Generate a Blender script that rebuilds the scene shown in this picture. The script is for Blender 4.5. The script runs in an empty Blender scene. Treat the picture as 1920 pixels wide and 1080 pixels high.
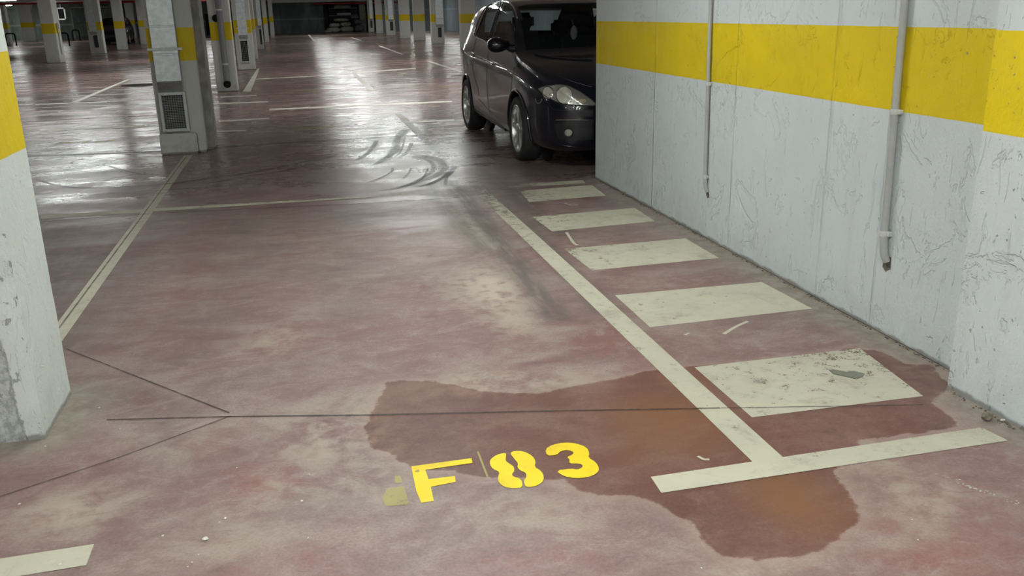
import bpy, bmesh, math, random
import numpy as np
from mathutils import Vector, Matrix
from mathutils.bvhtree import BVHTree

random.seed(7); rng = np.random.default_rng(7)
sc = bpy.context.scene
COL = sc.collection
PI = math.pi

# ------------------------------------------------------------------ camera, world, exposure
FPX, EYE = 1664.7, Vector((0, 0, 1.5))
PITCH, YAW, ROLL = math.radians(17.371), math.radians(12.822), math.radians(-1.276)
cyw, syw, cpt, spt = math.cos(YAW), math.sin(YAW), math.cos(PITCH), math.sin(PITCH)
FW = Vector((syw * cpt, cyw * cpt, -spt)); r0 = Vector((cyw, -syw, 0)); u0 = r0.cross(FW)
RT = math.cos(ROLL) * r0 + math.sin(ROLL) * u0
UP = -math.sin(ROLL) * r0 + math.cos(ROLL) * u0
cam = bpy.data.cameras.new('camera'); cam_o = bpy.data.objects.new('camera', cam); COL.objects.link(cam_o)
cam.sensor_width = 36; cam.lens = FPX / 1920 * 36; cam.clip_end = 300; cam.clip_start = 0.05
m = Matrix((RT, UP, -FW)).transposed().to_4x4(); m.translation = EYE
cam_o.matrix_world = m
sc.camera = cam_o
w = bpy.data.worlds.new('world'); sc.world = w; w.use_nodes = True
w.node_tree.nodes['Background'].inputs[0].default_value = (0.8, 0.85, 0.9, 1)
w.node_tree.nodes['Background'].inputs[1].default_value = 0.05
vs = sc.view_settings
vs.view_transform = 'Standard'; vs.look = 'None'; vs.gamma = 1; vs.use_curve_mapping = False
vs.exposure = 0.26
sc.cycles.use_denoising = True
sc.cycles.max_bounces = 8
sc.cycles.sample_clamp_indirect = 4
LAMP_STRENGTH = 52.0
LAMP_COLOR = (0.955, 1.0, 0.97)
CEIL = 2.75

def ray(u, v): return FW + (u - 960) / FPX * RT - (v - 540) / FPX * UP
def ground(u, v, z=0.0):
    d = ray(u, v); t = (z - EYE.z) / d.z
    return EYE + d * t
def at_y(u, v, y):
    d = ray(u, v); return EYE + d * (y / d.y)
def at_x(u, v, x):
    d = ray(u, v); return EYE + d * (x / d.x)

# ------------------------------------------------------------------ object helpers
def link(o, parent=None):
    COL.objects.link(o)
    if parent is not None: o.parent = parent
    return o
def obj(name, bm, mat, parent=None, smooth=False, loc=None):
    me = bpy.data.meshes.new(name)
    bmesh.ops.recalc_face_normals(bm, faces=bm.faces)
    bm.to_mesh(me); bm.free()
    for mm in (mat if isinstance(mat, (list, tuple)) else [mat]): me.materials.append(mm)
    if smooth:
        for p in me.polygons: p.use_smooth = True
        me.set_sharp_from_angle(angle=math.radians(40))
    o = bpy.data.objects.new(name, me)
    if loc is not None: o.location = loc
    return link(o, parent)
def tag(o, label=None, cat=None, group=None, kind=None):
    if label: o['label'] = label
    if cat: o['category'] = cat
    if group: o['group'] = group
    if kind: o['kind'] = kind
    return o
def empty(name, loc, label, cat, group=None, rz=0, kind=None):
    o = bpy.data.objects.new(name, None); o.empty_display_size = 0.1
    o.location = loc; o.rotation_euler = (0, 0, rz)
    link(o); return tag(o, label, cat, group, kind)
def copy_tree(o, parent=None):
    c = o.copy(); COL.objects.link(c)
    if parent is not None: c.parent = parent
    for ch in list(o.children): copy_tree(ch, c)
    return c
def BM(): return bmesh.new()
def box(bm, x0, x1, y0, y1, z0, z1, bev=0.0, seg=1):
    r = bmesh.ops.create_cube(bm, size=1)
    vs_ = r['verts']
    for v in vs_:
        v.co = Vector(((x0 + x1) / 2 + v.co.x * (x1 - x0), (y0 + y1) / 2 + v.co.y * (y1 - y0), (z0 + z1) / 2 + v.co.z * (z1 - z0)))
    if bev > 0:
        es = list({e for v in vs_ for e in v.link_edges})
        bmesh.ops.bevel(bm, geom=es, offset=bev, segments=seg, affect='EDGES')
    return bm
def tube(bm, pts, r, n=12, cap=True):
    pts = [Vector(p) for p in pts]; rings = []
    prev = None
    for i, p in enumerate(pts):
        if i == 0: d = pts[1] - p
        elif i == len(pts) - 1: d = p - pts[-2]
        else: d = (pts[i + 1] - p).normalized() + (p - pts[i - 1]).normalized()
        d.normalize()
        if prev is None:
            a = Vector((0, 0, 1)) if abs(d.z) < 0.9 else Vector((1, 0, 0))
            n1 = d.cross(a).normalized()
        else:
            n1 = (prev - d * prev.dot(d)).normalized()
        prev = n1; n2 = d.cross(n1)
        rr = r[i] if isinstance(r, (list, tuple)) else r
        rings.append([bm.verts.new(p + rr * (math.cos(2 * PI * k / n) * n1 + math.sin(2 * PI * k / n) * n2)) for k in range(n)])
    for a, b in zip(rings, rings[1:]):
        for k in range(n): bm.faces.new((a[k], a[(k + 1) % n], b[(k + 1) % n], b[k]))
    if cap:
        bm.faces.new(rings[0]); bm.faces.new(rings[-1])
    return bm
def lathe_x(bm, prof, n=48, c=(0, 0, 0)):            # prof: (x, radius) revolved about the x axis
    c = Vector(c); rings = []
    for x, r in prof:
        rings.append([bm.verts.new(c + Vector((x, r * math.cos(2 * PI * k / n), r * math.sin(2 * PI * k / n)))) for k in range(n)])
    for a, b in zip(rings, rings[1:]):
        for k in range(n): bm.faces.new((a[k], a[(k + 1) % n], b[(k + 1) % n], b[k]))
    return bm
def prism(bm, poly, z0, z1):                          # poly: list of (x, y)
    a = [bm.verts.new((p[0], p[1], z0)) for p in poly]; b = [bm.verts.new((p[0], p[1], z1)) for p in poly]
    n = len(poly)
    bm.faces.new(a); bm.faces.new(b)
    for i in range(n): bm.faces.new((a[i], a[(i + 1) % n], b[(i + 1) % n], b[i]))
    return bm

# ------------------------------------------------------------------ material helpers
class N:
    def __init__(s, name):
        s.m = bpy.data.materials.new(name); s.m.use_nodes = True
        s.t = s.m.node_tree; s.t.nodes.clear()
        s.out = s.t.nodes.new('ShaderNodeOutputMaterial')
    def n(s, typ, **kw):
        x = s.t.nodes.new('ShaderNode' + typ)
        for k, v in kw.items(): setattr(x, k, v)
        return x
    def set(s, sock, v):
        if isinstance(v, bpy.types.NodeSocket): s.t.links.new(v, sock)
        else:
            if hasattr(sock, 'default_value') and not isinstance(sock.default_value, float) and isinstance(v, (tuple, list)) and len(v) == 3 and len(sock.default_value) == 4: v = (*v, 1)
            sock.default_value = v
    def math(s, op, a, b=None, c=None, clamp=False):
        x = s.n('Math', operation=op); x.use_clamp = clamp
        s.set(x.inputs[0], a)
        if b is not None: s.set(x.inputs[1], b)
        if c is not None: s.set(x.inputs[2], c)
        return x.outputs[0]
    def pos(s, scale=(1, 1, 1), loc=(0, 0, 0), obj=False):
        if obj: src = s.n('TexCoord').outputs['Object']
        else: src = s.n('NewGeometry').outputs['Position']
        mp = s.n('Mapping'); s.t.links.new(src, mp.inputs[0])
        mp.inputs['Scale'].default_value = scale; mp.inputs['Location'].default_value = loc
        return mp.outputs[0]
    def noise(s, vec, scale, detail=4, rough=0.55, dist=0.0, color=False):
        x = s.n('TexNoise'); s.t.links.new(vec, x.inputs['Vector'])
        x.inputs['Scale'].default_value = scale; x.inputs['Detail'].default_value = detail
        x.inputs['Roughness'].default_value = rough; x.inputs['Distortion'].default_value = dist
        return x.outputs['Color' if color else 'Fac']
    def ramp(s, f, a, b, lo=0.0, hi=1.0, smooth=True):      # map range a..b -> lo..hi clamped
        x = s.n('MapRange'); x.interpolation_type = 'SMOOTHSTEP' if smooth else 'LINEAR'
        s.set(x.inputs[0], f); x.inputs[1].default_value = a; x.inputs[2].default_value = b
        x.inputs[3].default_value = lo; x.inputs[4].default_value = hi
        return x.outputs[0]
    def mix(s, f, a, b, blend='MIX'):
        x = s.n('Mix', data_type='RGBA', blend_type=blend)
        s.set(x.inputs[0], f); s.set(x.inputs[6], a); s.set(x.inputs[7], b)
        return x.outputs[2]
    def attr(s, name):
        x = s.n('Attribute'); x.attribute_name = name; return x.outputs['Fac']
    def bsdf(s, **kw):
        x = s.n('BsdfPrincipled')
        for k, v in kw.items(): s.set(x.inputs[k.replace('_', ' ')], v)
        return x
    def bump(s, h, strength=0.3, dist=0.01, normal=None):
        x = s.n('Bump'); x.inputs['Strength'].default_value = strength; x.inputs['Distance'].default_value = dist
        s.set(x.inputs['Height'], h)
        if normal is not None: s.t.links.new(normal, x.inputs['Normal'])
        return x.outputs[0]
    def done(s, shader):
        s.t.links.new(shader, s.out.inputs[0]); return s.m

def plain(name, col, rough=0.5, metal=0.0, var=0.12, scale=30.0, bump=0.0, spec=0.5, coat=0.0):
    k = N(name); v = k.pos(obj=True)
    f = k.noise(v, scale, 5)
    c = k.mix(k.ramp(f, 0.3, 0.7), tuple(x * (1 - var) for x in col), tuple(min(1, x * (1 + var)) for x in col))
    kw = dict(Base_Color=c, Roughness=rough, Metallic=metal, Specular_IOR_Level=spec, Coat_Weight=coat)
    if bump: kw['Normal'] = k.bump(f, bump, 0.005)
    return k.done(k.bsdf(**kw).outputs[0])

BAND0, BAND1 = 1.035, 1.395
def painted_concrete(name, white=(0.565, 0.61, 0.615), yellow=(0.68, 0.51, 0.002), band=True, bump=0.5, grime=0.3, chips=0.0, streaks=(), stripe_axis='Y', pitty=False, stucco=False):
    k = N(name); P = k.pos()
    sep = k.n('SeparateXYZ'); k.t.links.new(P, sep.inputs[0])
    z = sep.outputs[2]
    big = k.noise(P, 1.1, 5, 0.6); med = k.noise(P, 9, 6, 0.6); fine = k.noise(P, 70, 4, 0.6)
    col = k.mix(k.ramp(big, 0.35, 0.7), white, tuple(x * 0.93 for x in white))
    vert = k.noise(k.pos((6, 6, 0.5)), 1.0, 5, 0.6)
    col = k.mix(k.ramp(vert, 0.52, 0.75, 0, 0.45), col, tuple(x * 0.84 for x in white))
    if band:
        zj = k.math('ADD', z, k.math('MULTIPLY', k.math('SUBTRACT', med, 0.5), 0.006))
        inb = k.math('MULTIPLY', k.math('GREATER_THAN', zj, BAND0), k.math('LESS_THAN', zj, BAND1))
        ycol = k.mix(k.ramp(big, 0.35, 0.7), yellow, (yellow[0] * 0.9, yellow[1] * 0.9, yellow[2]))
        col = k.mix(inb, col, ycol)
    # small dark pits and bare spots
    pit = k.noise(P, 38, 3, 0.5)
    pits = k.math('MULTIPLY', k.ramp(pit, 0.66 if pitty else 0.70, 0.70 if pitty else 0.74), k.ramp(med, 0.40, 0.55))
    col = k.mix(k.math('MULTIPLY', pits, 0.75), col, (0.16, 0.15, 0.13))
    if grime:
        low = k.math('MULTIPLY', k.ramp(z, 0.0, 0.30, 1, 0), k.ramp(med, 0.35, 0.65))
        col = k.mix(k.math('MULTIPLY', low, grime), col, (0.20, 0.18, 0.15))
        foot = k.ramp(k.math('ADD', z, k.math('MULTIPLY', k.math('SUBTRACT', med, 0.5), 0.05)), 0.012, 0.028, 0.75, 0)
        col = k.mix(foot, col, (0.15, 0.135, 0.115))
    h = k.math('ADD', k.math('MULTIPLY', med, 0.7), k.math('MULTIPLY', fine, 0.35))
    drip = k.ramp(k.noise(k.pos((14, 14, 3.0)), 1.6, 4, 0.6, 1.2), 0.62, 0.67)
    h = k.math('ADD', h, k.math('MULTIPLY', drip, 0.5))
    if chips:
        ch = k.ramp(k.noise(P, 3.2, 6, 0.65, 0.6), 0.57, 0.60)
        h = k.math('SUBTRACT', h, k.math('MULTIPLY', ch, chips))
        crk = k.noise(k.pos((22, 22, 9)), 1.0, 3, 0.5, 2.0)
        cr = k.math('MULTIPLY', k.ramp(k.math('ABSOLUTE', k.math('SUBTRACT', crk, 0.5)), 0.0, 0.018, 1, 0), k.ramp(k.noise(P, 1.7, 3), 0.54, 0.62))
        col = k.mix(k.math('MULTIPLY', cr, 0.2), col, (0.25, 0.24, 0.21))
    for (c, wd) in streaks:
        ax = sep.outputs[1 if stripe_axis == 'Y' else 0]
        d = k.math('ABSOLUTE', k.math('SUBTRACT', k.math('ADD', ax, k.math('MULTIPLY', k.math('SUBTRACT', med, 0.5), 0.03)), c))
        h = k.math('ADD', h, k.math('MULTIPLY', k.ramp(d, 0.0, wd, 1, 0), k.ramp(k.noise(P, 4.0, 3), 0.3, 0.6, 0.3, 1.3)))
    if stucco:                                            # broken-off paint: grey render on the face, ragged chipped band beside it
        nrm = k.n('NewGeometry').outputs['Normal']; sn = k.n('SeparateXYZ'); k.t.links.new(nrm, sn.inputs[0])
        face = k.ramp(sn.outputs[1], -0.35, -0.6)
        xj = k.math('ADD', sep.outputs[0], k.math('MULTIPLY', k.math('SUBTRACT', k.noise(k.pos((5, 5, 3)), 1.0, 6, .65), 0.5), 0.16))
        grey = k.math('MULTIPLY', k.math('MULTIPLY', face, k.ramp(xj, -1.135, -1.125, 1, 0)), k.ramp(z, 1.0, 0.86))
        st = k.noise(P, 34, 6, 0.7)
        col = k.mix(k.math('MULTIPLY', grey, 0.85), col, k.mix(k.ramp(st, .35, .6), (.26, .27, .26), (.50, .52, .51)))
        h = k.math('ADD', h, k.math('MULTIPLY', grey, k.math('MULTIPLY', st, 1.6)))
        cn = k.noise(k.pos((1, 1, .6)), 26, 5, .65, .5)
        band = k.math('MULTIPLY', face, k.ramp(z, 1.0, 0.85))
        ck = k.math('MULTIPLY', k.ramp(cn, .60, .64), band)
        col = k.mix(k.math('MULTIPLY', ck, .75), col, (.24, .235, .20)); h = k.math('SUBTRACT', h, k.math('MULTIPLY', ck, 1.2))
        lip = k.math('MULTIPLY', k.math('MULTIPLY', k.ramp(k.math('ABSOLUTE', k.math('ADD', xj, 1.13)), 0.0, 0.008, 1, 0), face), k.ramp(z, 1.0, 0.86))
        col = k.mix(k.math('MULTIPLY', lip, .6), col, (.20, .20, .17)); h = k.math('SUBTRACT', h, lip)
    nm = k.bump(h, bump, 0.012)
    b = k.bsdf(Base_Color=col, Roughness=k.ramp(med, 0.3, 0.7, 0.5, 0.7), Normal=nm, Specular_IOR_Level=0.4)
    return k.done(b.outputs[0])

def paint_mark(name, col, dirt=(0.17, 0.14, 0.12), fade=0.0):
    """floor paint that wears away where the 'wear' attribute is high"""
    k = N(name); P = k.pos()
    big = k.noise(P, 2.3, 5, 0.6); med = k.noise(P, 14, 7, 0.68); fine = k.noise(P, 120, 4, 0.6)
    wear = k.attr('wear')
    c = k.mix(k.ramp(big, 0.35, 0.7, 0, 0.5), col, tuple(x * 0.8 for x in col))
    c = k.mix(k.ramp(k.math('ADD', med, k.math('MULTIPLY', wear, 0.25)), 0.60, 0.9, 0, 0.5), c, dirt)
    c = k.mix(k.ramp(k.noise(k.pos((1, 1, 1), (2, 5, 0)), 4.5, 8, 0.7, .6), 0.50, 0.72, 0, 0.38), c, dirt)
    spots = k.ramp(k.noise(P, 24, 2, 0.4), 0.735, 0.75)
    c = k.mix(k.math('MULTIPLY', spots, 0.6), c, (0.11, 0.10, 0.085))
    hole = k.math('ADD', k.math('MULTIPLY', med, 0.6), k.math('MULTIPLY', fine, 0.4))
    thr = k.math('SUBTRACT', 0.82, k.math('MULTIPLY', wear, 0.55))
    a = k.math('SUBTRACT', thr, hole); a = k.ramp(a, -0.03, 0.05)
    a = k.math('MULTIPLY', a, k.math('SUBTRACT', 1.0, k.math('MULTIPLY', wear, 0.25)))
    if fade: a = k.math('MULTIPLY', a, 1 - fade)
    b = k.bsdf(Base_Color=c, Roughness=k.ramp(med, 0.3, 0.7, 0.38, 0.6), Specular_IOR_Level=0.4)
    tr = k.n('BsdfTransparent'); mx = k.n('MixShader')
    k.set(mx.inputs[0], a); k.t.links.new(tr.outputs[0], mx.inputs[1]); k.t.links.new(b.outputs[0], mx.inputs[2])
    return k.done(mx.outputs[0])

def overlay(name, col, dens=0.6, rough=0.45, nscale=(6, 40), soft=False):
    """thin deposit on the floor (rubber, dirt); density from noise and the 'wear' attribute"""
    k = N(name); P = k.pos()
    n1 = k.noise(P, nscale[0], 5, 0.6); n2 = k.noise(P, nscale[1], 4, 0.6)
    d = k.math('MULTIPLY', k.ramp(k.math('ADD', k.math('MULTIPLY', n1, 0.5), k.math('MULTIPLY', n2, 0.5)), 0.30, 0.55, 0.35, 1.0), dens)
    d = k.math('MULTIPLY', d, k.math('SUBTRACT', 1.0, k.attr('wear'), clamp=True))
    b = k.bsdf(Base_Color=col, Roughness=rough, Specular_IOR_Level=0.3)
    tr = k.n('BsdfTransparent'); mx = k.n('MixShader')
    k.set(mx.inputs[0], d); k.t.links.new(tr.outputs[0], mx.inputs[1]); k.t.links.new(b.outputs[0], mx.inputs[2])
    return k.done(mx.outputs[0])

def floor_material():
    k = N('sealed_red_concrete'); P = k.pos()
    wet = k.attr('wet'); scuff = k.attr('scuff'); dust = k.attr('dust'); rust = k.attr('rust'); edge = k.attr('edge'); red = k.attr('red')
    big = k.noise(P, 0.55, 6, 0.6, 0.4); mid = k.noise(k.pos((1, 1.25, 1), (3, 1, 0)), 2.4, 8, 0.66, 0.5)
    med = k.noise(P, 11, 7, 0.68, 0.3); fine = k.noise(P, 95, 4, 0.65)
    mot = k.noise(k.pos((1, 1.6, 1), (7, 2, 0)), 5.5, 9, 0.72, 0.8)
    scr = k.noise(k.pos((2.0, 26, 1), (1, 0, 0)), 1.6, 6, 0.7, 0.4)
    base = k.mix(k.ramp(big, 0.34, 0.66), (0.235, 0.128, 0.112), (0.215, 0.158, 0.136))
    base = k.mix(k.ramp(mid, 0.46, 0.66, 0, 0.8), base, (0.330, 0.250, 0.212))
    base = k.mix(k.ramp(mid, 0.46, 0.30, 0, 0.7), base, (0.195, 0.098, 0.088))
    base = k.mix(k.math('MULTIPLY', red, k.ramp(mid, 0.3, 0.6, 1.0, 0.3)), base, (0.28, 0.105, 0.092))
    base = k.mix(k.ramp(mot, 0.50, 0.68, 0, 0.6), base, (0.36, 0.275, 0.235))
    base = k.mix(k.ramp(mot, 0.46, 0.32, 0, 0.5), base, (0.145, 0.088, 0.078))
    base = k.mix(k.ramp(med, 0.46, 0.72, 0, 0.40), base, (0.33, 0.25, 0.215))
    base = k.mix(k.ramp(scr, 0.58, 0.74, 0, 0.15), base, (0.36, 0.29, 0.25))
    base = k.mix(k.ramp(fine, 0.35, 0.62, 0.28, 0.0), base, (0.09, 0.06, 0.05))
    base = k.mix(1.0, base, (0.985, 1.02, 1.085), 'MULTIPLY')
    # pale worn patches
    dm = k.math('MULTIPLY', dust, k.ramp(k.math('ADD', k.math('MULTIPLY', med, 0.6), k.math('MULTIPLY', mid, 0.5)), 0.42, 0.62))
    base = k.mix(k.math('MINIMUM', dm, 0.9), base, (0.44, 0.38, 0.32))
    # rubber
    sm = k.math('MULTIPLY', scuff, k.ramp(k.noise(k.pos((9, 1.2, 1)), 1.6, 6, 0.65), 0.3, 0.6, 0.45, 1.0))
    base = k.mix(k.math('MINIMUM', sm, 0.85), base, (0.115, 0.095, 0.085))
    # bare cement along the wall foot
    em = k.ramp(k.math('ADD', edge, k.math('MULTIPLY', k.math('SUBTRACT', mid, 0.5), 0.35)), 0.05, 0.26, 0.9, 0)
    base = k.mix(em, base, k.mix(k.ramp(med, 0.35, 0.65), (0.20, 0.165, 0.135), (0.30, 0.26, 0.22)))
    # damp patch
    wd = k.math('ADD', wet, k.math('MULTIPLY', k.math('SUBTRACT', mid, 0.5), 0.13))
    wd = k.math('ADD', wd, k.math('MULTIPLY', k.math('SUBTRACT', med, 0.5), 0.05))
    wm = k.ramp(wd, -0.006, 0.008, 1, 0)
    rim = k.math('MULTIPLY', k.ramp(wd, 0.0, 0.06, 1, 0), k.math('SUBTRACT', 1.0, wm))
    base = k.mix(k.math('MULTIPLY', rim, 0.35), base, (0.36, 0.265, 0.225))
    wcol = k.mix(1.0, base, (0.64, 0.47, 0.43), 'MULTIPLY')
    wcol = k.mix(k.math('MULTIPLY', rust, k.ramp(mot, 0.3, 0.65, 1.0, 0.7)), wcol, (0.190, 0.084, 0.036))
    base = k.mix(wm, base, wcol)
    strk = k.noise(k.pos((0.6, 1.8, 1), (0, 3, 0)), 1.3, 7, 0.7, 0.6)
    r = k.math('ADD', k.ramp(strk, 0.34, 0.68, 0.13, 0.32), k.ramp(mid, 0.3, 0.7, 0.0, 0.07))
    sep = k.n('SeparateXYZ'); k.t.links.new(P, sep.inputs[0])
    r = k.math('ADD', r, k.math('MULTIPLY', k.math('ADD', dm, sm), 0.12))
    # the bay under the camera is walked dull, the drive lanes beyond are polished by tyres
    r = k.math('ADD', r, k.ramp(sep.outputs[1], 4.0, 10.0, 0.26, 0.0))
    r = k.math('SUBTRACT', r, k.math('MULTIPLY', wm, 0.06))
    h = k.noise(P, 3.2, 4, 0.55)
    nm = k.bump(h, 0.022, 0.012)
    b = k.bsdf(Base_Color=base, Roughness=r, Normal=nm, Specular_IOR_Level=0.34)
    return k.done(b.outputs[0])

M = {}
M['floor'] = floor_material()
M['wall'] = painted_concrete('white_and_yellow_wall_paint', bump=0.75, grime=0.12, chips=0.5, streaks=[(6.35, 0.018), (5.05, 0.02), (4.02, 0.02), (3.55, 0.012)])
M['pillar_near'] = painted_concrete('white_paint_over_pitted_concrete', white=(0.615, 0.66, 0.67), yellow=(0.79, 0.60, 0.002), bump=0.8, grime=0.12, chips=0.6, pitty=True)
M['pillar_left'] = painted_concrete('white_paint_and_grey_stucco', white=(0.64, 0.69, 0.655), bump=0.6, grime=0.2, chips=0.2, stucco=True)
M['pillar'] = painted_concrete('white_and_yellow_pillar_paint', white=(0.58, 0.59, 0.56), bump=0.35, grime=0.4)
M['bare'] = plain('bare_concrete', (0.33, 0.32, 0.29), 0.8, var=0.25, scale=6, bump=0.3)
M['ceiling'] = plain('pale_ceiling_concrete', (0.66, 0.67, 0.65), 0.85, var=0.2, scale=3, bump=0.2)
M['back_wall'] = plain('white_wall_paint', (0.60, 0.62, 0.60), 0.7, var=0.08, scale=3)
M['galv'] = plain('galvanised_sheet', (0.52, 0.56, 0.57), 0.38, 0.75, var=0.12, scale=18)
M['grille_frame'] = plain('grey_aluminium', (0.50, 0.52, 0.51), 0.45, 0.4, var=0.06)
M['black'] = plain('matt_black', (0.016, 0.016, 0.016), 0.8, spec=0.05)
M['slat'] = plain('dark_grille_bars', (0.20, 0.21, 0.205), 0.5, 0.3)
M['pvc'] = plain('grey_conduit_plastic', (0.36, 0.37, 0.355), 0.42, var=0.08, scale=12)
M['clip'] = plain('pale_plastic_clip', (0.52, 0.53, 0.51), 0.45)
M['drain'] = plain('dark_grey_drain_plastic', (0.17, 0.175, 0.18), 0.45, var=0.1)
M['cream'] = paint_mark('cream_floor_paint', (0.55, 0.53, 0.415))
M['white_line'] = paint_mark('white_lane_paint', (0.74, 0.72, 0.64))
M['yellow'] = paint_mark('yellow_floor_paint', (0.86, 0.64, 0.006), dirt=(0.45, 0.33, 0.03))
M['old_yellow'] = paint_mark('faded_yellow_floor_paint', (0.56, 0.50, 0.16), dirt=(0.40, 0.33, 0.18), fade=0.40)
M['joint'] = overlay('dirty_saw_cut', (0.05, 0.036, 0.031), 0.85, nscale=(4, 20))
M['rubber_mark'] = overlay('tyre_rubber_on_floor', (0.105, 0.088, 0.08), 0.78)
M['dirt'] = plain('damp_dirt', (0.12, 0.10, 0.08), 0.85, var=0.4, scale=40, bump=0.6)
M['red_pipe'] = plain('red_sprinkler_paint', (0.36, 0.02, 0.025), 0.4)
M['dark_wall'] = None

# ------------------------------------------------------------------ the setting
def sdf_poly(px, py, poly):
    poly = np.array(poly); d = np.full(px.shape, 1e9); inside = np.zeros(px.shape, bool)
    n = len(poly)
    for i in range(n):
        a, b = poly[i], poly[(i + 1) % n]; e = b - a
        t = np.clip(((px - a[0]) * e[0] + (py - a[1]) * e[1]) / (e @ e + 1e-12), 0, 1)
        d = np.minimum(d, np.hypot(px - a[0] - t * e[0], py - a[1] - t * e[1]))
        c = ((a[1] > py) != (b[1] > py)) & (px < (b[0] - a[0]) * (py - a[1]) / (b[1] - a[1] + 1e-12) + a[0])
        inside ^= c
    return np.where(inside, -d, d)
def dist_line(px, py, line):
    d = np.full(px.shape, 1e9)
    for a, b in zip(line, line[1:]):
        a = np.array(a); b = np.array(b); e = b - a
        t = np.clip(((px - a[0]) * e[0] + (py - a[1]) * e[1]) / (e @ e + 1e-12), 0, 1)
        d = np.minimum(d, np.hypot(px - a[0] - t * e[0], py - a[1] - t * e[1]))
    return d
def gp(pts): return [(ground(u, v).x, ground(u, v).y) for u, v in pts]

WALLX = 2.575
def build_floor():
    xs = np.concatenate([[-27, -20, -14, -9, -6, -4.5], np.arange(-3.6, 3.4, 0.05), [3.6, 4, 5, 6.5, 9, 12.5]])
    ys = np.concatenate([[-7, -4, -2, 0, 1], np.arange(1.5, 13.0, 0.05), np.arange(13.0, 32, 1.0), [36, 42, 50, 60, 72, 88, 90]])
    X, Y = np.meshgrid(xs, ys); nx, ny = len(xs), len(ys)
    verts = np.stack([X.ravel(), Y.ravel(), np.zeros(X.size)], 1)
    i = np.arange(nx * ny).reshape(ny, nx)
    f = np.stack([i[:-1, :-1].ravel(), i[:-1, 1:].ravel(), i[1:, 1:].ravel(), i[1:, :-1].ravel()], 1)
    me = bpy.data.meshes.new('floor'); me.from_pydata(verts.tolist(), [], f.tolist()); me.update()
    px, py = X.ravel(), Y.ravel()
    def put(name, val):
        a = me.attributes.new(name, 'FLOAT', 'POINT'); a.data.foreach_set('value', np.asarray(val, np.float32))
    wet = gp([(702, 745), (722, 715), (790, 713), (840, 718), (900, 735), (960, 739), (1010, 742), (1060, 728), (1100, 716), (1150, 712), (1185, 704), (1225, 695),
              (1290, 688), (1340, 686), (1450, 676), (1600, 655), (1650, 658), (1700, 684), (1745, 684), (1778, 728), (1745, 755), (1795, 785), (1800, 803), (1720, 812),
              (1620, 824), (1612, 840), (1560, 880), (1590, 925), (1612, 955), (1600, 988), (1560, 1022), (1500, 1045), (1420, 1050), (1350, 1040), (1312, 1012),
              (1300, 985), (1285, 968), (1220, 937), (1180, 925), (1130, 932), (1080, 917), (1060, 900), (1000, 895), (920, 893), (840, 882), (790, 880), (750, 866), (735, 850),
              (700, 835), (692, 800)])
    put('wet', sdf_poly(px, py, wet))
    def blobs(lst):
        v = np.zeros(px.shape)
        for (u, vv, ru, rv, s) in lst:
            c = ground(u, vv); rx = abs(ground(u + ru, vv).x - c.x); ry = abs(ground(u, vv - rv).y - c.y)
            v = np.maximum(v, s * np.exp(-(((px - c.x) / rx) ** 2 + ((py - c.y) / ry) ** 2)))
        return v
    rust = blobs([(1250, 790, 130, 60, 1.0), (1290, 720, 60, 40, .7), (1480, 930, 90, 70, 1.0), (1190, 845, 90, 40, .5), (1080, 850, 110, 30, .35)])
    put('rust', rust)
    dust = blobs([(930, 540, 85, 45, 1.0), (900, 440, 45, 50, .9), (960, 590, 60, 40, .6), (905, 385, 35, 35, .9), (610, 815, 110, 60, .6), (640, 900, 160, 50, .45), (130, 960, 100, 40, .7), (545, 905, 60, 40, .5),
                  (900, 720, 130, 25, .7), (1000, 720, 150, 20, .5), (520, 640, 70, 30, .5), (990, 960, 150, 45, .35), (1730, 940, 120, 60, .45), (1640, 860, 60, 40, .5), (430, 1000, 160, 60, .3), (680, 800, 60, 60, .6),
                  (740, 320, 70, 40, .7), (720, 285, 50, 30, .6), (1420, 1060, 160, 30, .3), (330, 830, 120, 40, .3)])
    put('dust', dust)
    red = blobs([(470, 910, 90, 40, .9), (390, 830, 50, 40, .6), (560, 1050, 160, 50, .8), (970, 1060, 200, 40, .6), (1750, 1040, 150, 60, .6), (1230, 470, 120, 30, .5), (1290, 540, 100, 40, .5), (1320, 640, 120, 30, .4), (1560, 800, 150, 25, .7), (1150, 650, 90, 60, .4)])
    put('red', red)
    sc_ = np.zeros(px.shape)
    for pts, wd, s in [([(835, 325), (880, 385), (935, 450), (1000, 540), (1040, 590)], 0.10, .95), ([(800, 345), (850, 400), (905, 470)], 0.10, .7),
                       ([(900, 350), (960, 400), (1060, 500), (1130, 580)], 0.09, .8), ([(940, 345), (1000, 395), (1050, 440)], 0.11, .8), ([(870, 300), (960, 360), (1020, 420)], 0.14, .7),
                       ([(560, 300), (420, 330), (200, 365)], 0.25, .25), ([(460, 420), (420, 560), (380, 640)], 0.25, .35), ([(650, 400), (650, 600)], 0.2, .25), ([(250, 460), (130, 520)], 0.4, .4),
                       ([(1030, 330), (900, 300), (870, 255)], 0.35, .5), ([(500, 300), (520, 255), (620, 225)], 0.3, .35), ([(110, 640), (90, 400)], 0.35, .5), ([(1190, 300), (1000, 320)], 0.4, .7)]:
        sc_ = np.maximum(sc_, s * np.exp(-(dist_line(px, py, gp(pts)) / wd) ** 2))
    sc_ *= 1 - np.clip((py - 13) / 4, 0, 1)
    put('scuff', sc_)
    e = np.where(py < 2.85, 2.46 - px, 2.585 - px); e = np.where(py > 7.9, 1.0, e)
    # grey cement also shows round the foot of the near left pillar
    lp = np.hypot(np.maximum(np.maximum(-1.75 - px, px + 1.05), 0), np.maximum(np.maximum(3.35 - py, py - 3.76), 0))
    e = np.minimum(np.abs(e), lp + 0.02)
    put('edge', e)
    me.materials.append(M['floor'])
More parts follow.
